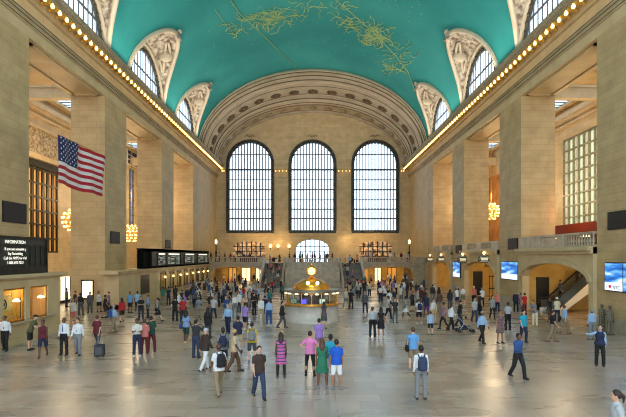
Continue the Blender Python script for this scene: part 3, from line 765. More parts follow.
q = MB(); q.box(.03,.04,-.5,.5,.08,.4); q.build('gold_band', M['gold'], o); q = MB(); q.tube([(.04,.2*math.cos(k*PI/8),.8+.24*math.sin(k*PI/8)) for k in range(17)], .03, 5); q.ball((.04,0,.8), .09, 0, 8, 6, (.3,1,1.2)); q.build('emblem', M['bronze'], o)
q = MB(); q.box(-.04,.04,-.4,.4,0,1.1); o = q.build('notice_board', M['bronze']); o.location = (-16.3, 26.3, 1.25); tag(o, 'dark notice board inside the right kiosk window', 'board')
for y, nm in ((24.95,'left'),(27.2,'right'),(22.4,'nearest')):
    r = empty('counter_lamp', (-15.95, y, 1.2), 0, 'lamp with half-round white shade in the %s kiosk window' % nm, 'lamp')
    q = MB(); q.lathe([(.1,0),(.09,.04),(.02,.06),(.02,1.1)], (0,0,0), 8); q.build('stem', M['brass'], r)
    q = MB(); q.lathe([(.19,0),(.17,.08),(.1,.15),(.03,.17)], (0,0,1.05), 12); q.build('lamp_shade', M['lamp'], r)

# text helper
TMP = bpy.data.scenes.new('tmp_build')
def evaluated(o):
    TMP.collection.objects.link(o); vl = TMP.view_layers[0]; vl.update(); dg = vl.depsgraph; dg.update()
    me = bpy.data.meshes.new_from_object(o.evaluated_get(dg), depsgraph=dg); TMP.collection.objects.unlink(o); return me
def text(name, body, size, mat, mw, parent=None, align='CENTER', ext=.004):
    c = bpy.data.curves.new('t', 'FONT'); c.body = body; c.size = size; c.align_x = align; c.extrude = ext
    o = bpy.data.objects.new('t', c); me = evaluated(o); bpy.data.objects.remove(o); bpy.data.curves.remove(c)
    me.materials.clear(); me.materials.append(mat); ob = bpy.data.objects.new(name, me); COL.objects.link(ob)
    if parent: ob.parent = parent
    ob.matrix_local = mw; return ob
def basis(origin, xdir, zdir):
    x = Vector(xdir).normalized(); z = Vector(zdir).normalized(); y = z.cross(x)
    m = Matrix((x, y, z)).transposed().to_4x4(); m.translation = Vector(origin); return m

# information board
ib = empty('information_board', (-16.0, 24, 3.72), 0, 'dark green information board with white text above the lit kiosk', 'board')
q = MB(); q.box(-.3, .2, -4.0, 3.45, 0, 2.0); q.build('cabinet', M['board'], ib)
q = MB(); q.box(.2, .26, -4.0, 3.5, 1.93, 2.03); q.box(.2, .26, -4.0, 3.5, 0, .3); q.box(.2,.25,-4,3.5,.42,.45); q.box(-.32,.26,3.45,3.55,0,2.03)
q.box(.2,.25,-4,3.5,1.55,1.58)
for y in (1.35, 1.9, 2.4, 2.9, 3.3): q.box(.2, .24, y, y+.03, .45, 1.55)
q.build('frame', M['bronze'], ib)
Xp = .23
def lt(body, y, z, size): text('lettering', body, size, M['letters'], basis((Xp, y+.7, z), (0,1,0), (1,0,0)), ib)
lt('INFORMATION', -.1, 1.64, .25); lt('If you see something', -.1, 1.28, .21); lt('Say Something', -.1, 1.04, .21); lt('Call the NYPD or dial', -.1, .80, .21); lt('1-888-692-7233', -.1, .56, .21)

# departures wing on the left
q = MB(); q.box(-XN, -17.0, 45.5, 75.9, 0, 3.1); q.box(-XN, -16.8, 39.9, 75.9, 3.1, 3.3); q.box(-XN,-16.7,39.9,75.9,3.3,3.42); q.box(-XN, -17.0, 40.6, 45.5, 0, 3.1)
q.box(-XN,-16.95,40.6,75.9,0,.4)
for k in range(9):
    if k != 0: q.box(-17.0, -16.82, 47.5+k*3.15-.3, 47.5+k*3.15+.3, .4, 3.1)
struct(q.build('wall_left', M['plain']))
for k in range(8):
    y = 52.1+k*3.05
    if y > 74.5: break
    r = empty('ticket_window', (-16.95, y, 1.0), 0, 'brass ticket window, number %s along the left wall from the camera' % ['one','two','three','four','five','six','seven','eight'][k], 'ticket window')
    r['label'] = '%s brass ticket window along the left wall, counted from the camera' % ['first','second','third','fourth','fifth','sixth','seventh','eighth'][k]
    q = MB(); q.box(-.02, .06, -.95, .95, 0, 1.75); q.build('lit_panel', M['yellow_wall'], r)
    q = MB(); 
    for a in (-.95,-.35,.3,.9): q.box(.04,.14,a,a+.06,0,1.8)
    q.box(.04,.16,-1,1,1.75,1.85); q.box(.04,.3,-1,1,-.08,0); q.build('grille', M['bronze'], r)
    q = MB(); q.ball((.35,0,1.35), .13, 0, 8, 6); q.build('globe_lamp', M['bulb'], r)
    if k < 5: point('ticket_lamp', (-16.1, y, 2.4), 9, WARM, .1)
q = MB(); q.box(-.05,.05,-1.15,1.15,0,1.9); o = q.build('notice_window', M['bronze']); o.location = (-16.98, 46.9, .9); tag(o, 'dark bronze-framed window in the wall left of the departures board', 'window')
db = empty('departures_board', (-17.0, 60.45, 3.42), 0, 'long dark departures board with grids of train times on the left wall', 'board')
q = MB(); q.box(-.45, .15, -14.4, 14.4, 0, 1.95); q.build('cabinet', M['board'], db)
q = MB()
for k in range(9): q.box(-.3+.0, .15, 0, 0, 0, 0) if False else q.box(-.45+k*.07, -.42+k*.07, -14.46, -14.4, .05, 1.9)
q.box(.15,.3,-14.4,14.4,0,.18); q.box(.15,.22,-14.4,14.4,1.75,2.0); q.box(-.5,.22,-14.46,14.46,1.95,2.05)
for k in range(8): q.box(.15,.2,-14.3+k*.32,-14.26+k*.32,.2,1.75); q.build('frame', M['bronze'], db)
for k in range(4):
    y, hw_ = ((-9.0,1.3),(-4.5,2.6),(2.7,2.6),(10.2,3.2))[k]; kf = hw_/2.3
    q = MB(); q.box(.15, .25, y-hw_, y+hw_, .25, 1.6); p = q.build('display', M['dark'], db)
    q = MB(); q.box(.25, .27, y-1.9*kf, y+1.9*kf, 1.42, 1.58); q.build('lit_header', M['letters'], p)
    q = MB(); rr = random.Random(k)
    for row in range(7):
        for a, b in ((-2.0,-1.4),(-1.2,.6),(.9,1.3),(1.5,2.0)):
            if rr.random() < .85: q.box(.25, .265, y+a*kf, y+kf*(a+(b-a)*rr.uniform(.6,1)), .36+row*.145, .42+row*.145)
    M['dimtext'] = M.get('dimtext') or emis('pale_display_text', (170,190,176), .5)
    q.build('time_rows', M['dimtext'], p)
    q = MB(); q.box(.2,.3,y+hw_+.12,y+hw_+.45,.2,1.7); q.build('divider', M['bronze'], p)

# lit doorway on the pillar face behind the kiosk, and pale glow of the side passage
q = MB(); q.box(-20.25, -19.35, 40.70, 40.74, 1.05, 2.5); r = q.build('lit_poster_case', M['lamp']); tag(r, 'bright poster case on the second left pillar facing the camera', 'poster case')
q = MB(); q.box(-20.35,-20.25,40.68,40.76,.9,2.6); q.box(-19.35,-19.25,40.68,40.76,.9,2.6); q.box(-20.35,-19.25,40.68,40.76,2.5,2.62); q.box(-20.35,-19.25,40.68,40.76,.88,1.0); q.build('case_frame', M['bronze'], r)
q = MB(); q.box(-25.2,-24.9,44.0,47.5,.3,2.6); r = q.build('passage_glow_box', M['lamp']); tag(r, 'white glowing box standing in for light down the left side passage', 'glow box')  # glowing box added to stand for the pale light of the passage
q = MB(); [q.box(-24.92,-24.85,44.0+k*.87,44.07+k*.87,.3,2.6) for k in range(5)]; q.box(-25.2,-24.85,44,47.5,0,.3); q.build('case_frame', M['dark'], r)

# --- ventilation grilles on the pillar faces
for s, y, z, hy, hz, t in ((-1, 28.4, 7.35, 1.1, .62, 'closest left pillar'), (-1, 42.8, 6.4, .95, .55, 'second left pillar'), (-1, 58.4, 6.2, .95, .52, 'third left pillar'),
                           (1, 27.6, 6.85, 1.1, .55, 'closest right pillar'), (1, 42.4, 5.8, 1.0, .52, 'second right pillar'), (1, 58.2, 5.55, 1.1, .52, 'third right pillar')):
    q = MB(); q.box(-.05, .06, -hy, hy, -hz, hz); o = q.build('ventilation_grille', M['dark']); o.location = (s*(XN-.04), y, z)
    tag(o, 'black rectangular ventilation grille high on the '+t, 'grille')
    q = MB()
    for k in range(9): q.box(-s*.06-.02, -s*.06+.02, -hy+.04, hy-.04, -hz+.06+k*(2*hz-.1)/9, -hz+.1+k*(2*hz-.1)/9)
    q.build('louvres', M['dark'], o)

# --- advertising screens on the right pillars
def screen_mat(n, cols, sc):
    m, t, b = base_mat(n, .3)
    tc = t.nodes.new('ShaderNodeTexCoord'); mp = t.nodes.new('ShaderNodeMapping'); mp.inputs['Scale'].default_value = sc
    nz = t.nodes.new('ShaderNodeTexNoise'); nz.inputs['Scale'].default_value = 1.3; nz.inputs['Detail'].default_value = 3
    t.links.new(tc.outputs['Object'], mp.inputs[0]); t.links.new(mp.outputs[0], nz.inputs['Vector'])
    r = t.nodes.new('ShaderNodeValToRGB'); e = r.color_ramp.elements
    while len(e) < len(cols): e.new(.5)
    for k, (p, c) in enumerate(cols): e[k].position = p; e[k].color = lin(c)
    t.links.new(nz.outputs['Fac'], r.inputs['Fac']); t.links.new(r.outputs['Color'], b.inputs['Emission Color']); b.inputs['Emission Strength'].default_value = 1.05
    b.inputs['Base Color'].default_value = (0,0,0,1); return m
M['screen'] = screen_mat('blue_screen_image', [(.3,(20,60,130)),(.45,(40,120,210)),(.58,(120,190,240)),(.7,(225,235,250))], (1,.5,2.2))
for y0, y1, z0, z1, t in ((25.4, 28.9, 2.55, 4.32, 'closest'), (41.15, 44.7, 2.5, 4.2, 'second'), (57.3, 60.2, 2.0, 4.0, 'third')):
    r = empty('advertising_screen', (XN, (y0+y1)/2, (z0+z1)/2), 0, 'bright blue advertising screen on the %s right pillar' % t, 'screen')
    a = (y1-y0)/2; b = (z1-z0)/2
    q = MB(); q.box(-.14, -.01, -a, a, -b, b); q.build('housing', M['dark'], r)
    q = MB(); q.box(-.16, -.14, -a+.06, a-.06, -b+.06, b-.06); q.build('display', M['screen'], r)
    wm = M.get('screenwhite') or emis('screen_white_band', (214,222,236), .95); M['screenwhite'] = wm
    q = MB(); q.box(-.17, -.16, (a-1.75 if t == 'closest' else -a+.06), a-.06, -b+.06, -b+.55); q.build('white_band', wm, r)
    if t == 'closest':
        q = MB(); q.box(-.18,-.16,-.02,.02,-b+.04,b-.04); q.build('panel_seam', M['dark'], r)
        tx = base_mat('dark_slogan_letters', .5, 0, (26,26,34))[0]; hr = emis('red_heart', (196,30,60), .7)
        mm = lambda y: basis((-.175, y, -b+.16), (0,-1,0), (-1,0,0))
        text('slogan', 'I', .32, tx, mm(a-.28), r); text('slogan', 'NYC', .32, tx, mm(a-1.16), r)
        q = MB(); pts = []
        for k in range(24):
            u = 2*PI*k/24; pts.append(((a-.58) + .0085*16*math.sin(u)**3, -b+.28 + .0085*(13*math.cos(u)-5*math.cos(2*u)-2*math.cos(3*u)-math.cos(4*u))))
        q.prism(pts, -.185, -.17, 'x'); q.build('heart', hr, r)
    # small plaque strip below
M['signcream'] = emis('backlit_cream_sign', (230,214,170), .45)
M['signbronze'] = noisy('light_bronze', (124,108,78), (92,78,54), 5, .4, .4)
# --- track gate signs on the right
for y, z, lab in ((47.6, 4.35, 'nearest the camera'), (54.4, 4.25, 'second from the camera'), (63.6, 4.2, 'third from the camera'), (69.6, 4.15, 'farthest from the camera')):
    r = empty('track_sign', (XN-.75, y, z), 0, 'bronze framed track gate sign over the right arches, '+lab, 'sign')
    q = MB(); q.prism([(-.55,-.35),(.55,-.35),(.62,-.1),(.62,.15),(.4,.4),(.15,.5),(-.15,.5),(-.4,.4),(-.62,.15),(-.62,-.1)], -.08, .08, 'y'); q.build('frame', M['signbronze'], r)
    q = MB(); q.box(-.44,.44,-.09,-.08,-.18,.28); q.build('dark_field', M['dark'], r)
    q = MB(); q.box(-.36,.36,-.1,-.08,-.1,.2); q.build('name_panel', M['signcream'], r)
    q = MB(); q.tube([(-.48,-.1,-.22),(.48,-.1,-.22)], .03, 5); q.tube([(-.5,-.1,0),(-.35,-.1,.32),(0,-.1,.4),(.35,-.1,.32),(.5,-.1,0)], .03, 5); q.build('trim_line', M['white'], r)
    q = MB(); q.ball((0,0,.66), .16, 0, 8, 6); q.build('globe_lamp', M['bulb'], r)
    q = MB(); q.tube([(.6,0,0),(.62,0,.1),(.72,0,.1)] , .05, 5); q.build('bracket', M['bronze'], r)

# --- chandeliers: spheres of bare bulbs
def chandelier(x, y, z, lab):
    r = empty('globe_chandelier', (x, y, z), 0, lab, 'chandelier')
    q = MB(); 
    for t in (.35, .75, 1.15, 1.57, 1.99, 2.39, 2.8): q.tube([(1.0*math.sin(t)*math.cos(a*PI/8), 1.0*math.sin(t)*math.sin(a*PI/8), 1.0*math.cos(t)) for a in range(17)], .04, 4)
    for a in range(8): q.tube([(1.0*math.sin(t*PI/10)*math.cos(a*PI/4), 1.0*math.sin(t*PI/10)*math.sin(a*PI/4), math.cos(t*PI/10)) for t in range(11)], .03, 4)
    q.tube([(0,0,-1),(0,0,1.05)], .08, 6); q.lathe([(0,-1.35),(.12,-1.2),(.06,-1.0)], (0,0,0), 8); q.build('gilt_frame', M['gold'], r)
    q = MB(); q.tube([(0,0,1),(0,0,21-z)], .035, 5); q.build('suspension_rod', M['brass'], r)
    for i, t in enumerate((.5, .95, 1.35, 1.8, 2.2, 2.65)):
        n = [6,10,12,12,10,6][i]
        for k in range(n):
            a = 2*PI*(k+.5*(i%2))/n
            ql = BULB.copy(); COL.objects.link(ql); ql.parent = r; ql.location = (1.08*math.sin(t)*math.cos(a), 1.08*math.sin(t)*math.sin(a), 1.08*math.cos(t))
q = MB(); q.ball((0,0,0), .11, 0, 8, 6); BM_ = q.mesh('bulb', M['bulb'])
BULB = bpy.data.objects.new('bulb', BM_)
chandelier(-23.1, 59.0, 7.6, 'globe chandelier of bare bulbs hanging behind the left pillars, far one')
chandelier(-23.3, 45.3, 8.2, 'globe chandelier of bare bulbs mostly hidden by the second left pillar')
chandelier(23.1, 60.2, 10.5, 'globe chandelier of bare bulbs glowing in the right aisle')

# --- flag
FX = -16.0
fl = empty('american_flag', (FX, 32.4, 12.3), 0, 'large american flag hanging before the second left pillar', 'flag')
fm = [base_mat('flag_red', .8, 0, (178,26,44))[0], base_mat('flag_white', .8, 0, (232,222,222))[0], base_mat('flag_blue', .8, 0, (30,44,92))[0]]
q = MB(); FL, FH = 6.6, 3.0; NU, NV = 52, 26
def fp(u, v, off=0):    # u along the length, v downwards
    return (off + .16*math.sin(u*9+v*2)*(.3+u*.7) + .05*math.sin(u*23), -FL/2+u*FL, -v*FH - .12*math.sin(u*PI)*v - .22*u*v*0 + (.03*math.sin(u*12))*v)
for i in range(NU):
    for j in range(NV):
        u0, u1, v0, v1 = i/NU, (i+1)/NU, j/NV, (j+1)/NV
        st = int((j+.01)/2); m = 2 if (u1 <= .4+1e-6 + 0 and v1 <= 7/13+1e-6) else (0 if st % 2 == 0 else 1)
        q.add([fp(u0,v0,.01), fp(u1,v0,.01), fp(u1,v1,.01), fp(u0,v1,.01), fp(u0,v0,-.01), fp(u1,v0,-.01), fp(u1,v1,-.01), fp(u0,v1,-.01)], [(0,1,2,3),(4,7,6,5)], m, True)
for row in range(9):
    for c in range(6 if row % 2 == 0 else 5):
        u = (.033 + c*.066 + (0 if row % 2 == 0 else .033)); v = (7/13)*(row+.6)/9.4
        for off in (.03, -.03):
            cx = fp(u, v, off); pts = []
            for k in range(10):
                rr = .085 if k % 2 == 0 else .036; a = PI/2+k*PI/5; p = fp(u+rr*math.cos(a)/FL, v-rr*math.sin(a)/FH, off); pts.append(p)
            q.add(pts, [tuple(range(10))], 1)
q.build('cloth', fm, fl)
q = MB(); q.tube([(0,-FL/2,.03),(0,FL/2,.03)], .03, 6); q.build('pole', M['brass'], fl)
for y in (-FL/2+.1, FL/2-.1):
    q = MB(); q.tube([(0,y,.05),(-1.2,y,9.0)], .004, 4); q.build('wire', M['iron'], fl)

# --- information booth with clock
by = 34.0; bx = -.1
ibo = empty('information_booth', (bx, by, 0), PI/8, 'round marble and brass information booth in the middle of the floor', 'booth')
q = MB(); q.lathe([(2.08,0),(2.08,.16),(1.98,.2),(1.95,1.16),(2.0,1.2)], (0,0,0), 32); q.build('marble_base', M['marble_light'], ibo)
q = MB(); q.lathe([(1.5,1.2),(2.1,1.2),(2.12,1.28),(1.5,1.28)], (0,0,0), 32, cap=False); q.build('counter', M['brass'], ibo)
q = MB()
for k in range(16):
    a = 2*PI*k/16; c, s_ = math.cos(a)*1.82, math.sin(a)*1.82; q.tube([(c,s_,1.28),(c,s_,2.1)], .035, 6)
for z in (1.3, 2.06, 2.12):
    q.tube([(1.82*math.cos(2*PI*k/32), 1.82*math.sin(2*PI*k/32), z) for k in range(33)], .035, 5)
q.build('brass_frame', M['brass'], ibo)
M['boothglass'] = glass('booth_glass', (.8,.86,.84), .85)
q = MB(); q.lathe([(1.8,1.3),(1.8,2.06)], (0,0,0), 32, cap=False); q.build('glass', M['boothglass'], ibo)
q = MB(); q.lathe([(0,2.3),(1.95,2.3),(2.05,2.22),(2.0,2.1),(1.75,2.1),(0,2.12)], (0,0,0), 32); q.build('roof', M['marble_dark'], ibo)
for k in range(16):
    a = 2*PI*(k+.5)/16; q = MB(); q.lathe([(.14,0),(.12,.06),(.05,.1),(.0,.11)], (1.88*math.cos(a),1.88*math.sin(a),2.0), 8); q.build('lamp_shade', M['lamp'], ibo)
q = MB(); q.lathe([(1.35,2.3),(1.3,2.5),(1.05,2.75),(.6,3.0),(.25,3.08),(.12,3.12)], (0,0,0), 24); q.build('brass_dome', M['brass'], ibo)
for a in (-2.3, -1.62):
    q = MB(); q.ball((1.1*math.cos(a)*.9, 1.1*math.sin(a)*1.1, 2.78), .14, 0, 8, 6); q.build('roof_lamp', M['lamp'], ibo)
q = MB(); q.lathe([(.9,0),(.9,.6),(.8,.8),(.4,1.0)], (0,0,1.2), 12); q.lathe([(1.3,0),(1.3,1.0)],(0,0,.0),12); q.build('inner_desk', M['wood'], ibo)
ck = empty('four_faced_clock', (bx, by, 3.1), 0, 'brass four-faced clock with glowing dials on top of the booth', 'clock')
q = MB(); q.lathe([(.25,0),(.12,.08),(.1,.16),(.3,.3),(.3,.34),(.32,.7),(.22,.82),(.08,.9),(.05,.95),(.1,1.0),(.07,1.08),(0,1.14)], (0,0,0), 12); q.build('case', M['brass'], ck)
for k in range(4):
    a = k*PI/2; q = MB(); q.lathe([(.27,0),(.27,.03),(0,.05)], (0,0,0), 20); d = q.build('dial', M['clockface'], ck); d.location = (math.sin(a)*.33, -math.cos(a)*.33, .5); d.rotation_euler = (PI/2, 0, a)
    q = MB(); q.box(-.012,.012,0,.2,.05,.065); q.box(0,.13,-.012,.012,.05,.065)
    for h in range(12): b = h*PI/6; q.box(.22*math.cos(b)-.012,.22*math.cos(b)+.012,.22*math.sin(b)-.012,.22*math.sin(b)+.012,.04,.06)
    q.build('hands', M['dark'], d)
    q = MB(); q.tube([(.29*math.cos(t*PI/12), .29*math.sin(t*PI/12), .02) for t in range(25)], .03, 5); q.build('bezel', M['brass'], d)
for x, lab, mt in ((-.55, 'small screen glowing violet blue in the booth window', emis('violet_screen', (90,80,220), 1.3)), (.75, 'small pale screen in the booth window, right side', emis('pale_screen', (210,220,200), .8)), (-1.25, 'small green-grey screen in the booth window, left side', emis('grey_screen', (120,150,130), .5))):
    yy = -math.sqrt(1.66**2-x*x)
    q = MB(); q.box(-.22,.22,0,.05,.05,.42); o = q.build('monitor', M['dark']); o.location = (bx+x, by+yy, 1.28); tag(o, lab, 'screen')
    q = MB(); q.box(-.19,.19,-.01,0,.08,.39); q.build('display', mt, o); q = MB(); q.box(-.08,.08,-.02,.07,0,.05); q.build('stand', M['dark'], o)
point('booth_lamp', (bx, by-2.6, 2.0), 12, (1,.9,.7), .2); point('booth_top_lamp', (bx, by-1.6, 3.4), 25, (1,.75,.4), .15)
# ================================================================== people
def V(o, f, u, s=1): return Vector((s*o, -f, u)).normalized()
def make_pose(n):
    A = {'L': (V(.14,.02,-1,1), V(.04,.16,-1,1)), 'R': (V(.14,.02,-1,-1), V(.04,.16,-1,-1))}
    G = {'L': (V(.07,.02,-1,1), V(.03,-.03,-1,1)), 'R': (V(.07,.02,-1,-1), V(.03,-.03,-1,-1))}
    lean = 0; drop = 0
    if n.startswith('walk') or n in ('push', 'pull', 'walkphone', 'walkbag'):
        a, b = ('R', 'L') if n == 'walk_b' else ('L', 'R'); sa, sb = (1, -1) if a == 'L' else (-1, 1)
        if n == 'walk_c': G[a] = (V(.03,.25,-1,sa), V(.02,-.1,-1,sa)); G[b] = (V(.04,-.08,-1,sb), V(.02,-.5,-1,sb))
        else: G[a] = (V(.04,.42,-1,sa), V(.02,.12,-1,sa)); G[b] = (V(.05,-.2,-1,sb), V(.02,-.62,-1,sb))
        A[a] = (V(.14,-.35,-1,sa), V(.02,.0,-1,sa)); A[b] = (V(.14,.25,-1,sb), V(.02,.7,-1,sb)); lean = .05
    if n == 'stand_b':
        G['R'] = (V(.14,.12,-1,-1), V(.06,-.05,-1,-1)); A['R'] = (V(.2,.05,-1,-1), V(-.25,.5,-.6,-1))
    if n == 'hips':
        for k, s in (('L',1),('R',-1)): A[k] = (V(.85,-.35,-1,s), V(-.85,.35,-.45,s)); G[k] = (V(.12,.02,-1,s), V(.05,-.03,-1,s))
    if n in ('phone', 'walkphone'): A['R'] = (V(.1,.3,-1,-1), V(-.35,.9,.25,-1)); A['L'] = (V(.1,.25,-1,1), V(-.35,.9,.2,1)) if n == 'phone' else A['L']
    if n == 'photo':
        for k, s in (('L',1),('R',-1)): A[k] = (V(.25,.75,-.55,s), V(-.3,.45,.9,s))
    if n == 'fold': A['L'] = (V(.12,.15,-1,1), V(-.9,.5,.15,1)); A['R'] = (V(.12,.15,-1,-1), V(-.9,.55,.05,-1))
    if n == 'push':
        for k, s in (('L',1),('R',-1)): A[k] = (V(.1,.35,-1,s), V(.0,1,-.15,s))
        lean = .12
    if n == 'pull': A['R'] = (V(.16,-.3,-1,-1), V(.08,-.45,-1,-1))
    if n == 'point': A['R'] = (V(.7,.5,-.2,-1), V(.5,.7,.15,-1))
    if n == 'chat': A['R'] = (V(.15,.15,-1,-1), V(.0,.9,.3,-1)); G['L'] = (V(.1,.1,-1,1), V(.05,-.08,-1,1))
    if n == 'lean': lean = .35; A['R'] = (V(.1,.6,-1,-1), V(-.1,.9,-.1,-1)); A['L'] = (V(.1,.6,-1,1), V(-.1,.9,-.1,1))
    return A, G, lean
def skeleton(pose, fem):
    A, G, lean = make_pose(pose); S = {}
    hw = .092; hip = Vector((0,0,.93))
    sh = .152 if fem else .172
    def L(x, y, z): return Vector((x, y - (z-.93)*math.tan(lean), z))
    S['lean'] = lean; S['L_'] = L
    for k, s in (('L',1),('R',-1)):
        h = Vector((s*hw, 0, .92)); kn = h + G[k][0]*.44; an = kn + G[k][1]*.42
        shd = L(s*sh, .01, 1.395); el = shd + A[k][0]*.285; wr = el + A[k][1]*.245
        S[k] = (h, kn, an, shd, el, wr, A[k][1])
    zmin = min(S['L'][2].z, S['R'][2].z) - .075
    S['dz'] = -zmin
    return S
def torso_rings(fem):
    if fem: return [(.83,.12,.09),(.90,.168,.115),(.97,.17,.118),(1.05,.142,.10),(1.12,.125,.088),(1.22,.145,.102),(1.29,.155,.118),(1.36,.152,.098),(1.41,.126,.08),(1.445,.085,.064),(1.475,.062,.056)]
    return [(.83,.12,.09),(.90,.16,.112),(.97,.162,.112),(1.05,.148,.104),(1.12,.146,.1),(1.22,.165,.108),(1.31,.18,.116),(1.38,.176,.104),(1.425,.145,.085),(1.46,.1,.068),(1.49,.068,.06)]
def ell_loft(mb, S, rings, seg=20, inf=0, m=0):
    vs = []; fs = []; L = S['L_']
    for z, rx, ry in rings:
        for k in range(seg):
            a = 2*PI*k/seg; p = L(0, 0, z); vs.append((p.x+(rx+inf)*math.cos(a), p.y+(ry+inf)*math.sin(a), p.z))
    n = len(rings)
    for i in range(n-1):
        for k in range(seg): k2 = (k+1) % seg; fs.append((i*seg+k, i*seg+k2, (i+1)*seg+k2, (i+1)*seg+k))
    mb.add(vs, fs, m, True); mb.add(vs[:seg], [tuple(range(seg))], m); mb.add(vs[-seg:], [tuple(range(seg))], m)
def capsule(mb, pts, rs, seg=10):
    # dense tapered tube with round ends
    P = []; R = []
    for i in range(len(pts)-1):
        for k in range(4):
            t = k/4; P.append(pts[i].lerp(pts[i+1], t)); R.append(rs[i]*(1-t)+rs[i+1]*t)
    P.append(pts[-1]); R.append(rs[-1])
    mb.tube(P, R, seg); mb.ball(tuple(P[0]), R[0]*.99, 0, seg, 6); mb.ball(tuple(P[-1]), R[-1]*.99, 0, seg, 6)
def finish(mb, name, mats, voxel, dz, smooth=3, fac=.5):
    me = mb.mesh('raw', mats[0]); o = bpy.data.objects.new('raw', me)
    r = o.modifiers.new('r', 'REMESH'); r.mode = 'VOXEL'; r.voxel_size = voxel; r.use_smooth_shade = True
    s = o.modifiers.new('s', 'SMOOTH'); s.iterations = smooth; s.factor = fac
    out = evaluated(o); bpy.data.objects.remove(o); bpy.data.meshes.remove(me); out.name = name
    out.transform(Matrix.Translation((0, 0, dz))); out.materials.clear()
    for mt in mats: out.materials.append(mt)
    for p in out.polygons: p.use_smooth = True
    return out
SKIN0 = base_mat('skin_base', .5, 0, (200,150,120))[0]; EYE = base_mat('dark_eye', .3, 0, (30,22,20))[0]; LIP = base_mat('lips', .5, 0, (160,84,76))[0]
CACHE = {}
def body_mesh(pose, fem):
    key = ('body', pose, fem)
    if key in CACHE: return CACHE[key]
    S = skeleton(pose, fem); L = S['L_']; q = MB()
    ell_loft(q, S, torso_rings(fem), 20)
    capsule(q, [L(0,.005,1.43), L(0,-.0,1.56)], [.056,.05])
    hc = L(0,-.005,1.635)
    q.ball(tuple(hc), .118, 0, 20, 14, (.66,.8,1.0)); q.ball((hc.x,hc.y-.028,hc.z-.055), .07, 0, 14, 10, (.82,.95,.95))
    q.ball((hc.x,hc.y-.06,hc.z-.1), .024, 0, 8, 6)                       # chin
    q.tube([(hc.x,hc.y-.088,hc.z+.012),(hc.x,hc.y-.106,hc.z-.026),(hc.x,hc.y-.094,hc.z-.04)], [.008,.014,.013], 8)   # nose
    for s in (-1,1): q.ball((hc.x+s*.079,hc.y+.005,hc.z-.012), .024, 0, 8, 6, (.4,.75,1.1))
    q.tube([(hc.x-.022,hc.y-.088,hc.z-.066),(hc.x,hc.y-.094,hc.z-.066),(hc.x+.022,hc.y-.088,hc.z-.066)], .009, 6)
    tk = .92 if fem else 1
    for k, s in (('L',1),('R',-1)):
        h, kn, an, shd, el, wr, fd = S[k]
        capsule(q, [h+Vector((0,0,.02)), h.lerp(kn,.35), kn], [.092,.083,.056]); capsule(q, [kn, kn.lerp(an,.35)+Vector((0,.012,0)), an], [.054,.057*tk,.036])
        fwd = Vector((0,-1,0)); toe = an + fwd*.15 + Vector((s*.015,0,-.035)); heel = an + Vector((0,.035,-.04))
        capsule(q, [heel, toe], [.034,.03])
        capsule(q, [shd, el], [.05*tk,.037*tk]); capsule(q, [el, wr], [.037*tk,.024*tk])
        # hand: palm, four fingers, thumb
        fd = fd.normalized(); side = Vector((s,0,0)) if abs(fd.x) < .7 else Vector((0,-1,0)); nrm = fd.cross(side).normalized(); wd = nrm.cross(fd).normalized()
        if abs(fd.z) > .6: wd = Vector((0,-1,0)); wd = (wd - fd*wd.dot(fd)).normalized(); nrm = fd.cross(wd).normalized()*1
        inward = nrm if nrm.dot(Vector((-s,0,0))) > 0 else -nrm
        pc = wr + fd*.045
        for w_ in (-.027,-.009,.009,.027): capsule(q, [wr+wd*w_*.6, wr+fd*.085+wd*w_], [.016,.014], 6)
        for w_, ln in ((-.033,.058),(-.011,.07),(.011,.076),(.033,.068)):
            b0 = wr+fd*.085+wd*w_; b1 = b0+fd*ln*.5+inward*.008+wd*w_*.15; b2 = b1+fd*ln*.38+inward*.026
            capsule(q, [b0,b1,b2], [.0098,.009,.0075], 6)
        t0 = wr+fd*.025+wd*.028; t1 = t0+wd*.03+fd*.028; t2 = t1+fd*.032+wd*.006+inward*.008
        capsule(q, [t0,t1,t2], [.013,.011,.009], 6)
    me = finish(q, 'person_body', [SKIN0, EYE, LIP], .0105, S['dz'], 2, .4)
    dz = S['dz']
    ec = [Vector((hc.x+s*.028, hc.y-.088, hc.z+dz+.012)) for s in (-1,1)]; lc = Vector((hc.x, hc.y-.092, hc.z+dz-.066))
    for p in me.polygons:
        c = p.center
        if c.z > hc.z+dz-.1:
            if any((c-e).length < .014 for e in ec): p.material_index = 1
            elif abs(c.z-lc.z) < .008 and abs(c.x) < .024 and c.y < hc.y-.07: p.material_index = 2
    CACHE[key] = me; return me
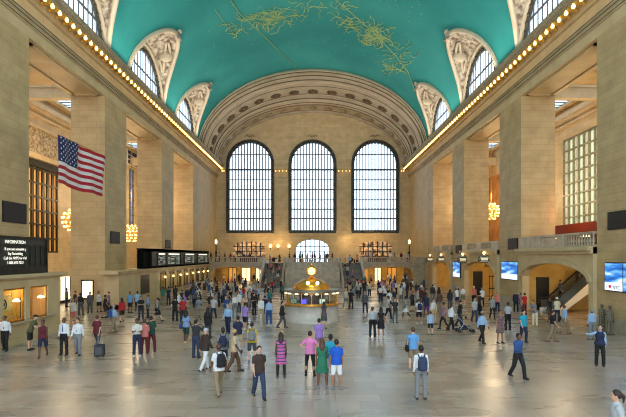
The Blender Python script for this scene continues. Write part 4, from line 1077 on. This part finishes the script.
def cloth_mesh(kind, pose, fem):
    key = (kind, pose, fem)
    if key in CACHE: return CACHE[key]
    S = skeleton(pose, fem); L = S['L_']; q = MB(); tr = torso_rings(fem)
    vox = .014
    def arms(frac_fore, upper=1, r0=.06, r1=.05, r2=.036):
        for k in 'LR':
            h, kn, an, shd, el, wr, fd = S[k]
            if upper < 1: capsule(q, [shd, shd.lerp(el, upper)], [r0, r1+.01])
            else:
                capsule(q, [shd, el], [r0, r1]); capsule(q, [el, el.lerp(wr, frac_fore)], [r1, r2])
    if kind in ('t-shirt','polo shirt','shirt','tank top','jacket','blouse'):
        inf = .016 if kind != 'jacket' else .028
        rings = [(z,rx,ry) for z,rx,ry in tr if z >= .9]; lo = .86 if kind in ('t-shirt','shirt','blouse') else .84 if kind == 'jacket' else .9
        rings = [(lo, rings[0][1]+.012, rings[0][2]+.012)] + [r for r in rings if r[0] > lo+.02]
        if not fem: rings = [(z, max(rx,.158), max(ry,.108)) if z < 1.3 else (z,rx,ry) for z,rx,ry in rings]
        if kind in ('polo shirt','shirt'): rings = [(z, rx+.002, ry+.002) for z, rx, ry in rings if z > .96]
        else: rings = [(z, rx+(.02 if z < 1.08 else .006), ry+(.02 if z < 1.08 else .006)) for z, rx, ry in rings]
        ell_loft(q, S, rings, 20, inf)
        if kind in ('t-shirt','polo shirt'): arms(0, .62)
        elif kind in ('shirt','blouse'): arms(.9)
        elif kind == 'jacket': arms(.95, 1, .072, .058, .044)
        if kind in ('polo shirt','shirt','jacket'): q.lathe([(.07,0),(.075,.03),(.066,.05)], tuple(L(0,0,1.455)), 14)
    if kind in ('trousers','jeans','leggings','shorts'):
        inf = .014 if kind != 'leggings' else .008
        ell_loft(q, S, [(.82,.13,.095),(.88,.155,.11),(.95,.165,.116),(1.03,.158,.112)], 20, inf+(.006 if kind != 'leggings' else 0))
        for k in 'LR':
            h, kn, an, shd, el, wr, fd = S[k]
            if kind == 'shorts': capsule(q, [h+Vector((0,0,.02)), h.lerp(kn,.85)], [.106,.088])
            elif kind == 'leggings': capsule(q, [h+Vector((0,0,.02)), h.lerp(kn,.4), kn], [.1,.09,.064]); capsule(q, [kn, kn.lerp(an,.35), an], [.063,.065,.045])
            else: capsule(q, [h+Vector((0,0,.02)), h.lerp(kn,.4), kn], [.106,.1,.08]); capsule(q, [kn, kn.lerp(an,.5), an+Vector((0,0,-.015))], [.08,.074,.07])
    if kind in ('skirt','dress'):
        kl, kr = S['L'][1], S['R'][1]; mid = (kl+kr)/2; sy = max(.15, abs(kl.y-kr.y)/2+.12); sx = max(.2, abs(kl.x-kr.x)/2+.1)
        base = [(.99,.168,.118),(.92,.185,.135),(.8,.185,.15)] 
        vs = []; seg = 28; zk = min(kl.z, kr.z)+.05
        rr = [(1.06,.145,.105,0)] + [(z,rx,ry,0) for z,rx,ry in base] + [(.68,(.19+sx)/2,(.15+sy)/2,mid.y*.5),(zk,sx,sy,mid.y)]
        for z,rx,ry,yo in rr:
            for k in range(seg):
                a = 2*PI*k/seg; f = 1+.05*math.sin(a*7)*max(0,(.9-z))/.4; p = L(0,0,z) if z > .93 else Vector((0,0,z)); vs.append((p.x+rx*f*math.cos(a), p.y+yo+ry*f*math.sin(a), z))
        fs = [(i*seg+k, i*seg+(k+1)%seg, (i+1)*seg+(k+1)%seg, (i+1)*seg+k) for i in range(len(rr)-1) for k in range(seg)]
        q.add(vs, fs, 0, True); q.add(vs[:seg], [tuple(range(seg))]); q.add(vs[-seg:], [tuple(range(seg))])
        if kind == 'dress':
            ell_loft(q, S, [r for r in tr if .95 < r[0] < 1.45], 20, .012)
            for k in 'LR': capsule(q, [S[k][3], S[k][3].lerp(S[k][4], .12)], [.062,.058])
    if kind == 'shoe_L' or kind == 'shoe_R':
        s = 1 if kind[-1] == 'L' else -1; an = S[kind[-1]][2]
        heel = an+Vector((0,.045,-.042)); toe = an+Vector((s*.015,-.165,-.045))
        capsule(q, [heel, an+Vector((0,-.05,-.035)), toe], [.044,.046,.036]); q.ball(tuple(an+Vector((0,.01,-.01))), .05, 0, 10, 6)
        zf = an.z-.085; q.box(an.x-.04, an.x+.045, an.y-.19, an.y+.08, zf+.012, zf+.035)
    if kind.startswith('hair'):
        hc = L(0,-.005,1.635)
        if kind == 'hair_bald': q.ball((hc.x,hc.y+.03,hc.z-.0), .104, 0, 18, 12, (.78,.8,.62))
        elif kind == 'hair_cap':
            q.ball((hc.x,hc.y+.008,hc.z+.035), .108, 0, 18, 12, (.8,.96,.86)); q.ball((hc.x,hc.y-.1,hc.z+.04), .07, 0, 12, 6, (.9,.9,.16))
        else: q.ball((hc.x,hc.y+.018,hc.z+.022), .116, 0, 20, 14, (.74,.88,.97))
        if kind == 'hair_long':
            q.tube([(hc.x,hc.y+.05,hc.z+.02),(hc.x,hc.y+.075,hc.z-.1),(hc.x,hc.y+.1,hc.z-.22),(hc.x,hc.y+.1,hc.z-.34)], [.085,.09,.085,.045], 14, 0, .5)
            for s in (-1,1): capsule(q, [Vector((hc.x+s*.07,hc.y+.01,hc.z+.02)), Vector((hc.x+s*.085,hc.y+.03,hc.z-.16))], [.03,.025])
        if kind == 'hair_bun': q.ball((hc.x,hc.y+.115,hc.z+.05), .045, 0, 10, 8)
        if kind == 'hair_pony': q.tube([(hc.x,hc.y+.1,hc.z+.05),(hc.x,hc.y+.15,hc.z),(hc.x,hc.y+.14,hc.z-.16)], [.025,.038,.015], 8)
        vox = .011
    me = finish(q, kind, [SKIN0], vox, S['dz'], 4, .5)
    CACHE[key] = me; return me

# colours
CN = {'white':(226,226,226),'off-white':(212,206,194),'light grey':(176,178,180),'grey':(128,130,132),'dark grey':(70,72,76),'black':(24,24,27),'navy':(30,38,66),'blue':(42,76,132),
 'royal blue':(22,84,186),'light blue':(150,180,214),'sky blue':(98,156,208),'turquoise':(38,156,180),'teal':(40,120,116),'green':(38,110,82),'dark green':(28,66,52),'olive':(94,94,62),
 'red':(178,34,40),'maroon':(98,28,38),'salmon':(210,118,110),'pink':(226,130,182),'lavender':(150,120,190),'purple':(96,52,128),'mauve':(140,110,130),'yellow':(214,180,56),
 'orange':(212,116,50),'beige':(196,172,134),'khaki':(140,122,96),'brown':(90,62,44),'dark brown':(58,42,34),'cream':(226,214,184),'camouflage':(106,108,84),'charcoal':(46,48,52),'denim blue':(44,58,84)}
CM = {}
def cmat(n, rough=.8):
    if n not in CM:
        if n == 'camouflage': CM[n] = noisy('camouflage_cloth', (132,124,104), (84,80,64), 14, .9)
        elif n == 'pink and navy patterned': 
            m, t, b = base_mat('patterned_dress_cloth', .8); wv = t.nodes.new('ShaderNodeTexWave'); wv.bands_direction = 'Z'; wv.inputs['Scale'].default_value = 2.4; wv.inputs['Distortion'].default_value = 1.5
            tc = t.nodes.new('ShaderNodeTexCoord'); t.links.new(tc.outputs['Object'], wv.inputs['Vector']); r = t.nodes.new('ShaderNodeValToRGB'); e = r.color_ramp.elements
            e[0].color = lin((40,34,96)); e[1].color = lin((208,60,120)); x = e.new(.6); x.color = lin((196,130,176)); t.links.new(wv.outputs['Fac'], r.inputs['Fac']); t.links.new(r.outputs['Color'], b.inputs['Base Color']); CM[n] = m
        elif n == 'dark floral': CM[n] = noisy('dark_floral_cloth', (28,26,34), (150,120,120), 26, .8)
        elif n == 'blue checked': CM[n] = noisy('blue_checked_cloth', (150,170,200), (90,120,170), 30, .8)
        elif n == 'black and white patterned': CM[n] = noisy('black_white_cloth', (30,30,34), (210,210,210), 18, .8)
        else: CM[n] = base_mat(n.replace(' ','_').replace('-','_')+'_cloth', rough, 0, CN[n])[0]
    return CM[n]
SK = [base_mat('skin_tone', .5, 0, c)[0] for c in ((222,178,150),(204,156,124),(168,118,88),(112,74,54),(214,166,136),(84,56,42))]
HAIRC = {'black':(22,18,18),'dark brown':(48,32,24),'brown':(84,56,36),'blond':(190,150,92),'grey':(150,148,146),'white':(212,210,204),'auburn':(100,48,28)}
HM = {k: base_mat(k.replace(' ','_')+'_hair', .6, 0, v)[0] for k, v in HAIRC.items()}
def piece(me, name, mat, parent):
    o = bpy.data.objects.new(name, me); COL.objects.link(o); o.parent = parent
    o.material_slots[0].link = 'OBJECT'; o.material_slots[0].material = mat; return o
PEOPLE = []; prnd = random.Random(11)
def person(X, Y, Z, pose, face, top, tk, bot, bk, hair='dark brown', hk='short', fem=None, skin=None, shoes='black', label='', scale=1.0, group=None, tie=None):
    fem = (hk in ('long','bun','pony') or bk in ('skirt','dress')) if fem is None else fem
    me = body_mesh(pose, fem)
    p = bpy.data.objects.new('person', me); COL.objects.link(p); p.location = (X, Y, Z); p.rotation_euler = (0, 0, math.radians(face)); p.scale = (scale,)*3
    p.material_slots[0].link = 'OBJECT'; p.material_slots[0].material = SK[skin if skin is not None else prnd.randrange(6)]
    tag(p, label, 'person', group)
    if bk != 'dress': piece(cloth_mesh(tk, pose, fem), tk.replace('-','_').replace(' ','_'), cmat(top), p)
    if bk == 'dress': piece(cloth_mesh('dress', pose, fem), 'dress', cmat(top), p)
    if bk == 'dress' and bot == 'leggings': piece(cloth_mesh('leggings', pose, fem), 'leggings', cmat('black'), p)
    elif bk != 'dress': piece(cloth_mesh(bk, pose, fem), bk, cmat(bot), p)
    for k in 'LR': piece(cloth_mesh('shoe_'+k, pose, fem), 'shoe', cmat(shoes, .5), p)
    if hk == 'cap': piece(cloth_mesh('hair_cap', pose, fem), 'cap', cmat(hair), p)
    elif hk != 'none': piece(cloth_mesh('hair' if hk == 'short' else 'hair_'+hk, pose, fem), 'hair', HM[hair], p)
    if tie:
        q = MB(); S = skeleton(pose, fem); dz = S['dz']
        q.tube([(0,-.088,1.45+dz),(0,-.128,1.38+dz),(0,-.137,1.3+dz),(0,-.128,1.1+dz)], [.016,.016,.022,.026], 6, 0, .3); o = q.build('tie', cmat(tie), p)
    p['_pose'] = pose; PEOPLE.append((X, Y, Z)); return p
def at(x, y): Y = F*H/(y-HY); return ((x-313)*Y/F, Y)

BPK = {}
def backpack(p, col, who, fem=False, big=1.0):
    r = empty('backpack', p.location, p.rotation_euler.z, '%s backpack worn by the person in %s' % (col, who), 'backpack')
    r.scale = (big*p.scale[0],)*2 + (p.scale[2],)
    q = MB(); pr = [(0,.0),(.13,.01),(.155,.06),(.16,.3),(.13,.42),(.06,.46),(0,.465)]
    q.lathe(pr, (0,.235,.98), 20, 0, 1, .62); q.build('pack', cmat(col), r)
    q = MB(); q.lathe([(0,0),(.1,.01),(.12,.05),(.12,.16),(.08,.2),(0,.205)], (0,.315,1.0), 16, 0, 1, .45); q.build('front_pocket', cmat(col), r)
    for s in (-1,1):
        q = MB(); q.tube([(s*.09,.16,1.4),(s*.1,.06,1.475),(s*.11,-.06,1.455),(s*.12,-.13,1.32),(s*.13,-.12,1.15),(s*.15,-.02,1.04),(s*.12,.15,1.02)], .022, 6, 0, .5); q.build('strap', cmat('charcoal'), r)
    q = MB(); q.tube([(-.03,.2,1.44),(-.03,.2,1.48),(.03,.2,1.48),(.03,.2,1.44)], .008, 5); q.build('handle', cmat('charcoal'), r)
def shoulder_bag(p, col, who, side=1):
    r = empty('shoulder_bag', p.location, p.rotation_euler.z, '%s shoulder bag carried by the person in %s' % (col, who), 'bag'); r.scale = p.scale
    q = MB(); q.lathe([(0,0),(.14,.01),(.16,.05),(.15,.2),(.12,.25),(0,.26)], (side*.27,.05,.78), 16, 0, .45, 1); q.build('pouch', cmat(col), r)
    q = MB(); q.tube([(side*.26,-.08,1.0),(side*.2,-.09,1.25),(side*.13,0,1.475),(side*.2,.11,1.25),(side*.26,.17,1.0)], .014, 5); q.build('strap', cmat(col), r)

T = 't-shirt'
# (x, y of the feet in the frame, pose, facing, top, kind, bottom, kind, hair, hair kind, shoes, end of the label)
FG = [
 (5,351,'walk_c',10,'white','shirt','black','trousers','dark brown','short','black','at the left picture edge by the kiosk',{'tie':'charcoal'}),
 (30,350,'lean',100,'olive',T,'black','shorts','black','cap','black','bending before the left kiosk window',{}),
 (43,357,'walk_b',20,'maroon','tank top','navy','shorts','dark brown','pony','dark grey','walking near the left kiosk',{}),
 (64,355,'stand',0,'white','shirt','black','trousers','brown','short','black','facing the camera with a blue tie',{'tie':'blue'}),
 (78,355,'walk_c',5,'white','shirt','grey','trousers','dark brown','short','black','facing the camera with a blue tie',{'tie':'royal blue'}),
 (97,350,'pull',170,'maroon',T,'dark grey','trousers','brown','short','black','pulling a dark suitcase',{}),
 (73,324,'chat',40,'off-white','blouse','salmon','shorts','auburn','long','beige','behind the two people in ties',{}),
 (113,333,'walk_a',150,'light blue','shirt','khaki','trousers','grey','short','brown','striding away with a backpack, left side',{'bp':'blue'}),
 (122,322,'walk_b',-150,'red','blouse','black','shorts','dark brown','long','black','left of the blue-shirted pair',{}),
 (130,313,'stand',165,'sky blue',T,'black','shorts','brown','short','black','at the wall left of the departures board',{}),
 (137.5,312,'stand_b',200,'light blue',T,'navy','shorts','dark brown','short','grey','at the wall left of the departures board',{}),
 (141,320,'fold',30,'black',T,'charcoal','trousers','black','long','black','behind the salmon top group',{}),
 (148,318,'chat',-60,'blue checked','shirt','navy','trousers','brown','short','brown','behind the salmon top group',{}),
 (158,322,'walk_a',-100,'grey','tank top','black','skirt','black','pony','black','walking with bare legs, left of centre',{'bag':'black'}),
 (137,356,'phone',20,'off-white','polo shirt','navy','jeans','black','short','white','holding something, in the group of three',{}),
 (144.5,354,'fold',200,'salmon',T,'maroon','trousers','brown','short','black','in the middle of the group of three',{'scale':.95}),
 (151,352,'stand_b',190,'dark green',T,'maroon','trousers','black','short','black','at right of the group of three',{}),
 (175,321,'stand',180,'black',T,'black','trousers','black','short','black','all in black, beside the red t-shirt',{}),
 (183,322,'hips',160,'red',T,'charcoal','trousers','dark brown','short','black','before the ticket windows on the left',{}),
 (186,343,'walk_c',170,'blue checked',T,'dark green','shorts','black','long','beige','left of the person filming',{'bag':'blue'}),
 (199,320,'phone',10,'grey',T,'khaki','trousers','grey','short','brown','looking down, left of the crowd',{}),
 (196,358,'photo',160,'charcoal','shirt','denim blue','jeans','black','short','black','raising both arms to take a picture',{}),
 (205,370,'walk_a',140,'dark brown','jacket','white','trousers','light grey','cap','black','with a light grey cap, left foreground',{}),
 (208,338,'stand',170,'black','jacket','charcoal','trousers','black','long','black','behind the arms-raised photographer',{}),
 (219,395,'walk_b',-150,'white',T,'khaki','trousers','brown','short','brown','with a black pack, front left of centre',{'bp':'black'}),
 (223,370,'walk_c',190,'grey',T,'black','shorts','dark brown','short','black','with a navy pack, behind the white t-shirt',{'bp':'navy'}),
 (234,372,'walk_a',100,'beige',T,'brown','trousers','blond','short','black','stepping right, left of centre',{}),
 (259,398,'walk_a',20,'dark brown',T,'denim blue','jeans','black','short','black','striding towards the camera, left of centre',{}),
 (281,378,'stand',180,'pink and navy patterned','dress','leggings','dress','dark brown','long','dark grey','standing alone with bare shoulders',{}),
 (238,352,'stand_b',190,'navy',T,'beige','shorts','black','short','black','left of the booth, back turned',{}),
 (228,333,'walk_c',-10,'light blue','shirt','navy','jeans','grey','short','black','walking to the camera in the crowd',{}),
 (252,362,'stand',185,'yellow',T,'dark grey','shorts','dark brown','pony','grey','behind the striding dark brown t-shirt',{'bp':'grey'}),
 (269,325,'stand',200,'light blue','shirt','blue','jeans','brown','short','white','left of the information booth',{}),
 (265,319,'stand',175,'navy',T,'denim blue','jeans','black','short','black','left of the information booth',{}),
 (282,328,'walk_a',90,'black','jacket','dark grey','trousers','black','short','black','walking right with a bag beside the booth',{'bag':'black'}),
 (261,321,'stand_b',10,'white','blouse','beige','trousers','blond','long','beige','in the queue left of the booth',{}),
 (254,315,'chat',60,'black',T,'black','jeans','black','short','black','in the queue left of the booth',{}),
 (245,330,'walk_c',160,'lavender',T,'black','shorts','dark brown','pony','white','behind the navy t-shirt person',{}),
 (310,376,'hips',170,'pink',T,'black','leggings','dark brown','short','black','hands on hips in the centre group',{}),
 (319,356,'stand',190,'lavender',T,'mauve','shorts','black','short','grey','just behind the pink t-shirt',{}),
 (322,388,'stand_b',185,'green','dress','','dress','brown','long','grey','with long brown hair in the centre group',{}),
 (336.5,389,'stand',178,'royal blue',T,'white','shorts','dark brown','short','grey','at right of the centre group',{}),
 (330.5,381,'stand',190,'turquoise',T,'light grey','shorts','black','short','grey','half hidden in the centre group',{}),
 (324,329,'stand',180,'dark grey','dress','','dress','dark brown','long','black','asking at the booth counter',{}),
 (351,309,'stand',150,'black',T,'black','trousers','black','short','black','right of the booth, near the stairs',{}),
 (346,307,'walk_a',30,'off-white','blouse','grey','skirt','blond','long','black','right of the booth, near the stairs',{}),
 (365,313,'stand_b',165,'dark grey','jacket','black','trousers','grey','short','black','in a heavy jacket, right of the booth',{}),
 (372.5,337,'stand',175,'light grey','shirt','black','trousers','brown','short','black','beside the long-haired black dress',{}),
 (381,338,'stand',170,'black','dress','','dress','black','long','beige','beside the light grey shirt',{'bag':'black'}),
 (388,319,'walk_a',70,'light grey',T,'black','trousers','dark brown','short','black','striding right behind the pair',{}),
 (395,323,'stand',10,'charcoal',T,'dark grey','leggings','dark brown','long','black','standing dark right of the pair',{}),
 (406,319,'walk_b',-80,'black and white patterned',T,'white','skirt','black','pony','beige','right of centre',{}),
 (413,370,'stand_b',185,'sky blue',T,'khaki','shorts','brown','short','grey','with bag, behind the big backpack',{'bag':'black'}),
 (421,399,'stand',180,'white','shirt','grey','jeans','black','short','black','with a blue-grey pack, front right',{'bp':'denim blue'}),
 (419,303,'stand',120,'blue',T,'navy','trousers','black','short','black','behind the backpackers at right',{}),
 (419,324,'walk_c',180,'white',T,'black','shorts','brown','short','white','wearing a navy pack, right of centre',{'bp':'navy'}),
 (426.5,317,'stand_b',-30,'navy',T,'purple','shorts','black','short','black','beside the navy pack',{}),
 (433.5,324,'stand',20,'off-white','shirt','beige','trousers','dark brown','short','brown','behind the child in light blue',{}),
 (430.5,335,'stand',180,'light blue',T,'black','shorts','black','short','black','a child standing, back turned',{'scale':.8}),
 (440,312,'fold',10,'brown',T,'khaki','trousers','black','short','brown','behind the mauve top',{}),
 (443.5,329,'walk_a',-110,'mauve','blouse','black','leggings','dark brown','bun','black','striding left in leggings, right side',{}),
 (450,309,'stand',170,'charcoal','jacket','dark grey','trousers','black','long','black','in a dark coat by the third pillar',{}),
 (451,330,'walk_a',100,'white','blouse','black','trousers','dark brown','long','black','walking beside the stroller',{}),
 (459.5,326,'push',90,'black',T,'charcoal','trousers','dark brown','short','black','pushing the stroller',{}),
 (457,306,'stand',20,'white',T,'navy','shorts','grey','short','white','by the third right pillar',{}),
 (463,305,'stand_b',-30,'white','polo shirt','khaki','shorts','brown','short','white','by the third right pillar',{}),
 (474,304,'stand',180,'salmon',T,'black','jeans','white','cap','black','before the middle right arch',{}),
 (474.5,322,'walk_c',10,'light grey',T,'denim blue','jeans','black','short','black','right of the stroller',{'bag':'black'}),
 (480,315,'stand',100,'dark brown',T,'black','trousers','black','short','black','behind the light blue shirt, right side',{}),
 (482,343,'walk_b',25,'light blue','shirt','black','trousers','grey','short','black','walking to the camera, right side',{}),
 (492.5,319,'walk_c',0,'black and white patterned','blouse','black','leggings','black','long','black','before the second right pillar',{}),
 (500,343,'stand',5,'dark floral','dress','','dress','dark brown','bun','black','standing in a dark floral dress',{'bag':'dark brown'}),
 (508,330,'stand',190,'light grey','polo shirt','black','trousers','dark brown','short','black','behind the floral dress',{}),
 (516,312,'stand',150,'navy','jacket','black','trousers','grey','short','black','under the second pillar screen',{}),
 (524.5,315,'stand_b',-160,'red',T,'maroon','trousers','black','short','black','near the right escalator arch',{}),
 (520.5,313,'stand',30,'mauve',T,'grey','jeans','blond','long','white','near the right escalator arch',{}),
 (523.5,342,'walk_c',5,'turquoise',T,'navy','jeans','dark brown','short','black','facing the camera, right side',{}),
 (535,326,'lean',-60,'grey',T,'cream','trousers','brown','short','beige','bending in pale trousers, right side',{}),
 (518,378,'walkphone',20,'blue','shirt','black','trousers','black','short','black','walking and holding a phone, right foreground',{'skin':3}),
 (552,342,'walk_a',80,'black','polo shirt','khaki','trousers','dark brown','short','brown','striding right near the escalator',{}),
 (564,334,'walk_b',100,'light blue','shirt','khaki','trousers','brown','short','brown','carrying a bag near the escalator',{'bag':'black'}),
 (557,322,'stand',180,'cream',T,'navy','trousers','white','cap','black','wearing a white cap near the escalator',{}),
 (549.5,322,'stand_b',30,'black',T,'brown','shorts','black','short','black','below the black doorway',{}),
 (592,340,'stand',185,'light blue','shirt','grey','trousers','grey','short','brown','with back turned beside the soldiers',{}),
 (602,333,'fold',10,'camouflage','shirt','camouflage','trousers','dark brown','cap','brown','nearer the escalator of two in uniform',{'haircap':'camouflage'}),
 (610,335,'stand',15,'camouflage','jacket','camouflage','trousers','black','cap','brown','nearer the pillar of two in uniform',{'haircap':'camouflage'}),
 (600,366,'point',-30,'light blue','shirt','black','trousers','dark brown','pony','black','with outstretched arm, far right foreground',{'vest':1}),
 (618,470,'walk_c',-115,'light grey','jacket','denim blue','jeans','dark brown','pony','black','cut off at the bottom right corner',{}),
 (66.5,307,'stand',100,'grey','jacket','denim blue','jeans','black','short','black','far left before the bright side passage',{}),
 (75,312,'stand',-40,'charcoal',T,'black','trousers','dark brown','short','black','far left before the second pillar',{}),
 (80.5,315,'stand_b',170,'black','shirt','dark grey','trousers','black','short','black','far left before the second pillar',{}),
 (90,313,'stand',5,'dark grey','jacket','dark grey','trousers','dark brown','short','black','beside the bright poster case',{}),
 (99,312,'chat',60,'off-white','blouse','black','skirt','dark brown','long','black','right of the bright poster case',{}),
 (108.5,313,'fold',-70,'mauve',T,'black','trousers','brown','short','black','right of the bright poster case',{}),
 (105,318,'walk_c',120,'black',T,'charcoal','shorts','black','short','black','behind the striding khaki trousers',{}),
 (163,305,'stand',190,'green',T,'khaki','trousers','dark brown','short','brown','at the left ticket windows',{}),
 (168.5,305,'stand',170,'navy',T,'black','trousers','black','short','black','at the left ticket windows',{}),
 (175.5,303,'stand',180,'charcoal','jacket','black','trousers','black','short','black','at the left ticket windows',{}),
]
def describe(top, tk, bot, bk):
    if bk == 'dress': return ('%s dress' % top) + (' and black leggings' if bot == 'leggings' else '')
    if top == bot: return '%s %s and %s' % (top, tk, bk)
    return '%s %s and %s %s' % (top, tk, bot, bk)
for x, y, pose, face, top, tk, bot, bk, hair, hk, shoes, tail, ex in FG:
    X, Y = at(x, y); d = describe(top, tk, bot, bk)
    hcol = hair if hk != 'cap' else (ex.get('haircap') or (hair if hair in CN else 'grey'))
    p = person(X, Y, 0, pose, face, top, tk, bot, bk, hcol, hk, None, ex.get('skin'), shoes, 'person in %s %s' % (d, tail), ex.get('scale', 1.0), None, ex.get('tie'))
    who = d
    if 'bp' in ex: backpack(p, ex['bp'], who)
    if 'bag' in ex: shoulder_bag(p, ex['bag'], who)
    if 'vest' in ex: piece(cloth_mesh('tank top', pose, True), 'vest', cmat('navy'), p).scale = (1.06,1.1,1)

# --- the crowd further back
crnd = random.Random(2024)
TOPS = ['white','off-white','light grey','grey','dark grey','black','navy','blue','light blue','teal','red','maroon','salmon','lavender','mauve','beige','brown','white','light grey','black','navy','dark grey','charcoal','black','black','white','charcoal','navy','dark brown']
BOTS = ['black','navy','denim blue','grey','khaki','beige','dark grey','charcoal','black','denim blue']
POSES = ['stand','stand_b','walk_a','walk_b','walk_c','chat','fold','stand','phone']
used = set()
def crowd(n, x0, x1, y0, y1, tail, mind=.62, Zf=0, explicit=None):
    made = 0; tries = 0
    while made < n and tries < 6000:
        tries += 1
        if explicit: X, Y, Zf = explicit[made]
        else: X, Y = at(crnd.uniform(x0, x1), crnd.uniform(y0, y1))
        if not explicit and any((X-a)**2+(Y-b)**2 < mind*mind and abs(Zf-c) < 1 for a, b, c in PEOPLE): continue
        if not explicit and (abs(X) > 16.2 or (X-bx)**2+(Y-by)**2 < 2.6**2): continue
        for _ in range(400):
            top = crnd.choice(TOPS); tk = crnd.choice([T, T, 'shirt', 'blouse', 'jacket', 'polo shirt']); bk = crnd.choice(['trousers','jeans','shorts','trousers','skirt','jeans']); bot = crnd.choice(BOTS)
            if bk == 'jeans': bot = crnd.choice(['black','denim blue','navy','grey'])
            if top != bot and (top, tk, bot, bk, tail) not in used: break
        used.add((top, tk, bot, bk, tail))
        hk = 'long' if (bk == 'skirt' or tk == 'blouse') else crnd.choice(['short','short','short','pony','bun'])
        if (bk == 'skirt') : pose = crnd.choice(['stand','walk_a','walk_b'])
        else: pose = crnd.choice(POSES)
        if pose in ('phone','fold','chat') and hk not in ('short',): pose = 'stand'
        person(X, Y, Zf, pose, crnd.uniform(-180, 180), top, tk, bot, bk, crnd.choice(['black','dark brown','brown','black','blond','grey']), hk, None, None, crnd.choice(['black','brown','white','grey']),
               'person in %s %s' % (describe(top, tk, bot, bk), tail), crnd.uniform(.93, 1.03)); made += 1
crowd(48, 188, 262, 286.5, 308, 'before the left balcony arch')
crowd(10, 205, 270, 306, 326, 'left of the booth', .8)
crowd(8, 264, 284, 291, 322, 'at the foot of the left stairs', .8)
crowd(38, 350, 424, 286.5, 304, 'before the right balcony arch')
crowd(7, 385, 425, 304, 312, 'standing right of centre', .8)
crowd(6, 425, 500, 298, 312, 'near the right side arches', 1.0)
crowd(7, 344, 366, 289, 300, 'at the foot of the right stairs', .7)
crowd(6, 175, 205, 303, 318, 'out from the ticket windows', 1.0)
crowd(7, 222, 258, 283, 285.2, 'under the left balcony arch', .6)
crowd(7, 368, 410, 283, 285.2, 'under the right balcony arch', .6)
def st(X, k): return (X, 75.68-(21-k)*.34+.17, (k+1)*3.6/21-.005)   # on step k
crowd(9, 0,0,0,0, 'on the left flight of stairs', explicit=[st(-7.2,14), st(-6.5,11), st(-5.8,15), st(-5.2,9), st(-6.9,18), st(-5.4,18), st(-6.1,7), st(-7.3,4), st(-5.3,3)])
crowd(7, 0,0,0,0, 'on the right flight of stairs', explicit=[st(5.1,14), st(5.9,17), st(6.6,15), st(7.1,18), st(5.3,8), st(6.7,10), st(6.0,4)])
crowd(11, 0,0,0,0, 'before the middle balcony window', explicit=[(-3.9+k*.7+.15*((k*7)%3), 77.0+.5*((k*5)%4), 3.6) for k in range(11)])
crowd(8, 0,0,0,0, 'behind the left balcony balustrade', explicit=[(-17+k*1.05, 77.2+.6*((k*3)%4), 3.6) for k in range(8)])
crowd(8, 0,0,0,0, 'behind the right balcony balustrade', explicit=[(8.8+k*1.02, 77.2+.6*((k*3)%4), 3.6) for k in range(8)])
person(20.6, 38.6, .95, 'stand', 90, 'dark grey', 'jacket', 'black', 'trousers', 'black', 'short', None, 1, 'black', 'person in dark grey jacket and black trousers riding low on the escalator')
person(22.0, 38.6, 2.0, 'stand_b', 90, 'charcoal', T, 'navy', 'jeans', 'dark brown', 'short', None, 0, 'black', 'person in charcoal t-shirt and navy jeans riding higher on the escalator')

# --- suitcase and stroller
X, Y = at(97, 358)
sc_ = empty('rolling_suitcase', (X+.05, Y+.15, 0), .15, 'dark rolling suitcase pulled by the person in maroon', 'suitcase'); 
q = MB(); q.prism([(-.19,.07),(.19,.07),(.21,.1),(.21,.56),(.18,.6),(-.18,.6),(-.21,.56),(-.21,.1)], -.13, .13, 'y'); q.build('case', cmat('charcoal'), sc_)
q = MB(); q.box(-.16,.16,-.16,-.13,.14,.5); q.build('front_pocket', cmat('dark grey'), sc_)
for s in (-1,1):
    q = MB(); q.tube([(s*.15-.02,.1,.045),(s*.15+.02,.1,.045)], .045, 10); q.build('wheel', M['dark'], sc_)
q = MB(); q.tube([(-.1,.11,.6),(-.1,.16,.92),(.1,.16,.92),(.1,.11,.6)], .012, 6); q.build('handle', M['steel'], sc_)
X, Y = at(464.5, 332)
sr = empty('baby_stroller', (X, Y, 0), PI/2, 'dark baby stroller pushed on the right side of the floor', 'stroller')
q = MB(); q.tube([(-.22,.45,.95),(-.24,.1,.55),(-.24,-.45,.12)], .018, 6); q.tube([(.22,.45,.95),(.24,.1,.55),(.24,-.45,.12)], .018, 6); q.tube([(-.22,.45,.95),(.22,.45,.95)], .02, 6)
q.tube([(-.24,.1,.55),(-.26,.4,.12)], .018, 6); q.tube([(.24,.1,.55),(.26,.4,.12)], .018, 6); q.tube([(-.26,.4,.12),(.26,.4,.12)], .014, 6); q.build('frame', M['steel'], sr)
q = MB(); q.prism([(-.3,.32),(.16,.34),(.3,.82),(.24,.84),(.1,.42),(-.28,.38)], -.21, .21, 'x'); q.build('seat', cmat('navy'), sr)
q = MB(); q.grid(lambda u, v: ((v-.5)*.46, .26-.36*math.sin(u*1.7), .8+.3*math.cos(u*1.7-.55)-.1), 10, 6); q.build('canopy', cmat('charcoal'), sr)
q = MB(); q.box(-.2,.2,-.15,.28,.14,.28); q.build('basket', cmat('charcoal'), sr)
for a in (-.25,.25):
    for b in (-.45,.4):
        q = MB(); q.tube([(a-.025,b,.11),(a+.025,b,.11)], .11, 14); q.build('wheel', M['dark'], sr)

# remove the helper scene, check that labels are unique
bpy.data.scenes.remove(TMP)
from collections import Counter
cc = Counter(o['label'] for o in COL.objects if o.parent is None and 'label' in o.keys())
for o in COL.objects:
    if o.parent is None and 'label' in o.keys():
        if cc[o['label']] > 1 and not o.get('group'): print('DUPLABEL', o['label'])
        nw = len(o['label'].split())
        if not 4 <= nw <= 16: print('LONGLABEL', nw, o['label'])
    if '_pose' in o.keys(): del o['_pose']
print('people', len(PEOPLE), 'cached meshes', len(CACHE), sum(len(m.polygons) for m in CACHE.values()))
